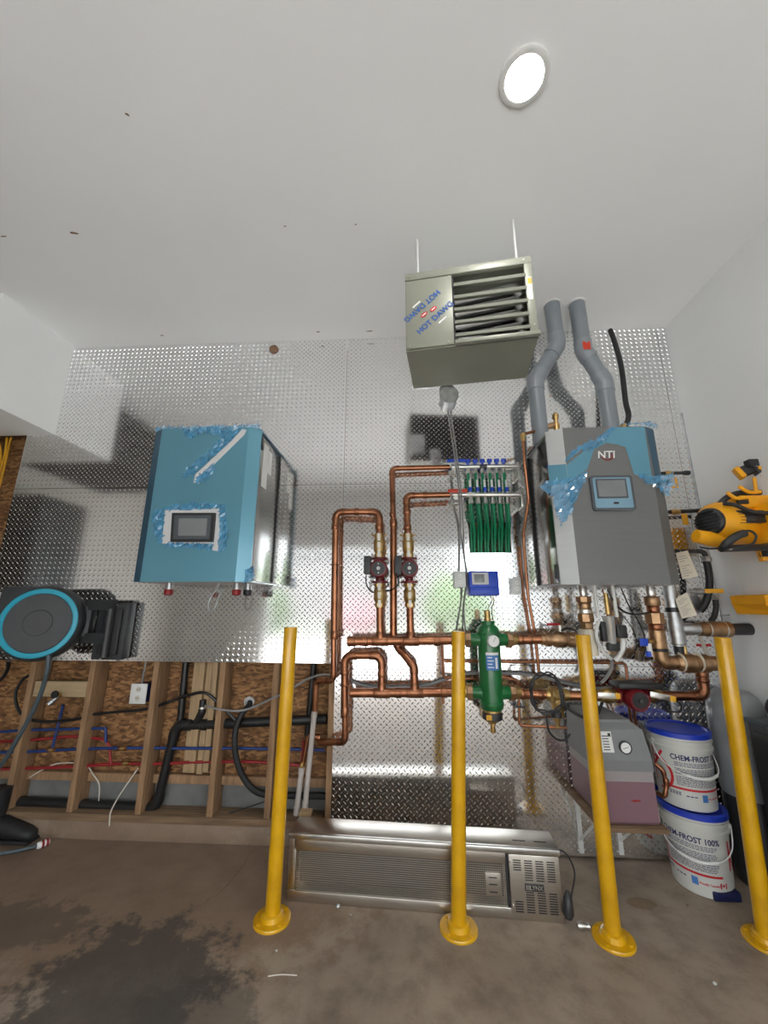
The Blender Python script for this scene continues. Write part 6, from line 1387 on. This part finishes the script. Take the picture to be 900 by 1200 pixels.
bm = NB(); sweep(bm, catmull([(1.6514, -0.56, 1.7006), (1.6796, -0.58, 1.7287), (1.7147, -0.59, 1.7536), (1.7595, -0.58, 1.7685)]), [.013, .016, .018, .02, .02, .02], 12); build('hose_handle', bm, 'black', vc)
bm = NB(); sweep(bm, catmull([(1.73, -0.585, 1.7678), (1.7833, -0.585, 1.7809), (1.8113, -0.585, 1.7538), (1.7905, -0.58, 1.7147), (1.7374, -0.58, 1.7017), (1.6587, -0.57, 1.6902)]), .006, 10); build('cord_loop', bm, 'black', vc)
bm = NB(); sweep(bm, catmull([(1.6139, -0.46, 1.7154), (1.6355, -0.5, 1.7002), (1.6584, -0.55, 1.6975)]), .005, 10); build('cord', bm, 'black', vc)
bm = NB(); cyl(bm, (1.6611, -0.54, 1.6944), (1.998, -.5, (1.9381, -0.52, 1.7094)[2]), .018); build('lower_rail', bm, 'black', vc)
part_turned('rail_screw', (1.6839, -0.565, 1.6908), FR, [(0, .008), (.012, .007)], 'nickel', vc, 12)
part_box('wall_mount', (1.92, -.64, 1.725), (1.999, -.16, 1.945), 'tool_yellow', vc, bev=.02)
def bar_clamp(name, label, a, b, c, bars):
    q = thing(name, label, 'clamp', low([a, b]), 'yellow and black clamps on the right wall')
    a, b = V(a), V(b); d = (b - a); L = d.length; r_ = d.normalized(); n_ = V((-.75, -.66, 0)).normalized(); u_ = n_.cross(r_).normalized(); n_ = r_.cross(u_)
    Mx = Matrix(((r_.x, u_.x, n_.x, a.x), (r_.y, u_.y, n_.y, a.y), (r_.z, u_.z, n_.z, a.z), (0, 0, 0, 1)))
    part_box('body', (.0, -.030, -.02), (L, .030, .02), 'black', q, .008, Mx)
    part_box('head_block', (L * .42, -.046, -.026), (L * .85, .040, .026), 'black', q, .008, Mx)
    part_box('jaw_pad', (-.022, -.036, -.022), (.006, .036, .022), 'tool_yellow', q, .006, Mx)
    part_box('jaw_pad', (L - .006, -.055, -.024), (L + .026, .055, .024), 'tool_yellow', q, .008, Mx)
    part_turned('pivot', Mx @ V((L * .6, 0, .026)), n_, [(0, .012), (.004, .010)], 'tape_grey', q, 14)
    part_turned('release_button', Mx @ V((L * .62, -.024, .026)), n_, [(0, .011), (.005, .009)], 'tool_yellow', q, 14)
    for p0, p1 in bars:
        bm = NB(); cyl(bm, p0, p1, .009, 10); build('handle_bar', bm, 'tool_yellow', q)
    part_box('wall_hook', (1.95, b.y - .02, b.z - .02), (1.999, b.y + .02, b.z + .02), 'black', q)
bar_clamp('bar_clamp', 'yellow and black trigger clamp above the vacuum', (1.9317, -0.44, 2.1463), (2.0461, -0.47, 2.1902), 0, (((1.9727, -0.47, 2.1047), (1.9559, -0.48, 2.0217)), ((2.0078, -0.48, 2.1159), (2.0196, -0.49, 2.0425))))
bar_clamp('bar_clamp', 'black clamp head with yellow pad below the vacuum at the edge', (1.9737, -0.42, 1.6766), (2.0775, -0.44, 1.683), 0, ())
for lb, a, b in (('yellow clamp prong curving over the vacuum, upper one', (1.8542, -0.5, 2.0468), (1.9101, -0.5, 2.0115)), ('yellow clamp prong curving over the vacuum, lower one', (1.7677, -0.52, 2.0075), (1.8145, -0.52, 1.9729))):
    a, b = V(a), V(b)
    bm = NB(); sweep(bm, catmull([a, (a + b) / 2 + V((0, 0, -.006)), b, b + V((.05, .0, .002))]), .010, 10); tag(build('clamp_prong', bm, 'tool_yellow'), lb, 'clamp')
t = thing('storage_bin', 'yellow plastic storage bin on the right wall', 'bin', (1.9607, -0.3, 1.3507))
n0, n1 = V((1.9256, -0.28, 1.4589)), V((2.0474, -0.28, 1.3551)); bx0 = n0.x; bz1_ = n0.z; bz0_ = n1.z
loft('tray', [[(bx0 + .02, -.20, bz0_), (1.998, -.20, bz0_), (1.998, -.40, bz0_), (bx0 + .05, -.40, bz0_)], [(bx0, -.20, bz1_ - .045), (1.998, -.20, bz1_ - .045), (1.998, -.42, bz1_ - .045), (bx0 + .004, -.42, bz1_ - .045)], [(bx0 - .002, -.20, bz1_), (1.998, -.20, bz1_), (1.998, -.425, bz1_), (bx0 - .002, -.425, bz1_)]], 'tool_yellow', t)
part_box('lip', (bx0 - .008, -.43, bz1_ - .055), (1.998, -.418, bz1_ - .045), 'tool_yellow', t, bev=.002)
part_box('divider', (1.955, -.434, bz0_), (1.963, -.19, bz1_ + .004), 'tool_yellow', t, bev=.002)
print_poly('lettering', [rect(0, 0, .03, .006), rect(.035, 0, .05, .006), rect(-.012, -.02, .018, -.011)], lambda x, y, h: V((bx0 + .055 + x, -.4265 - h, bz1_ - .032 + y)), 'black', t, kind='stuff')

# ------------------------------------------------------------ small debris on the floor
for i, (p, r, m, lb) in enumerate((((-0.3367, -0.4464, 0), .010, 'galv', 'small grey metal nut on the floor before the patio heater'), ((-0.2695, -0.4892, 0), .004, 'bucket_white', 'tiny white chip on floor near the second bollard'), ((-0.5514, -0.6962, 0), .004, 'bucket_white', 'tiny white chip on floor before the first bollard'), ((1.161, -0.7418, 0), .006, 'bucket_white', 'white plaster chip on the floor at the lower right'), ((1.3365, -0.3377, 0), .006, 'sole', 'small brown crumb on floor near the lower pail'))):
    bm = NB(); bmesh.ops.create_icosphere(bm, subdivisions=2, radius=r)
    for v in bm.verts: v.co = V(p) + V((v.co.x * 1.2, v.co.y, max(0, r * .7 + v.co.z * .8))) + V((0, 0, 0)) * noise.noise(v.co * 90)
    tag(build('debris', bm, m), lb, 'debris', 'loose bits on the floor')
bm = NB(); sweep(bm, catmull([(-0.5479, -0.8088, 0.002), (-0.4974, -0.7987, 0.002), (-0.4367, -0.7988, 0.002)]), .002, 6); tag(build('wire_offcut', bm, 'cable_white'), 'thin pale wire offcut on the floor before the first bollard', 'wire')
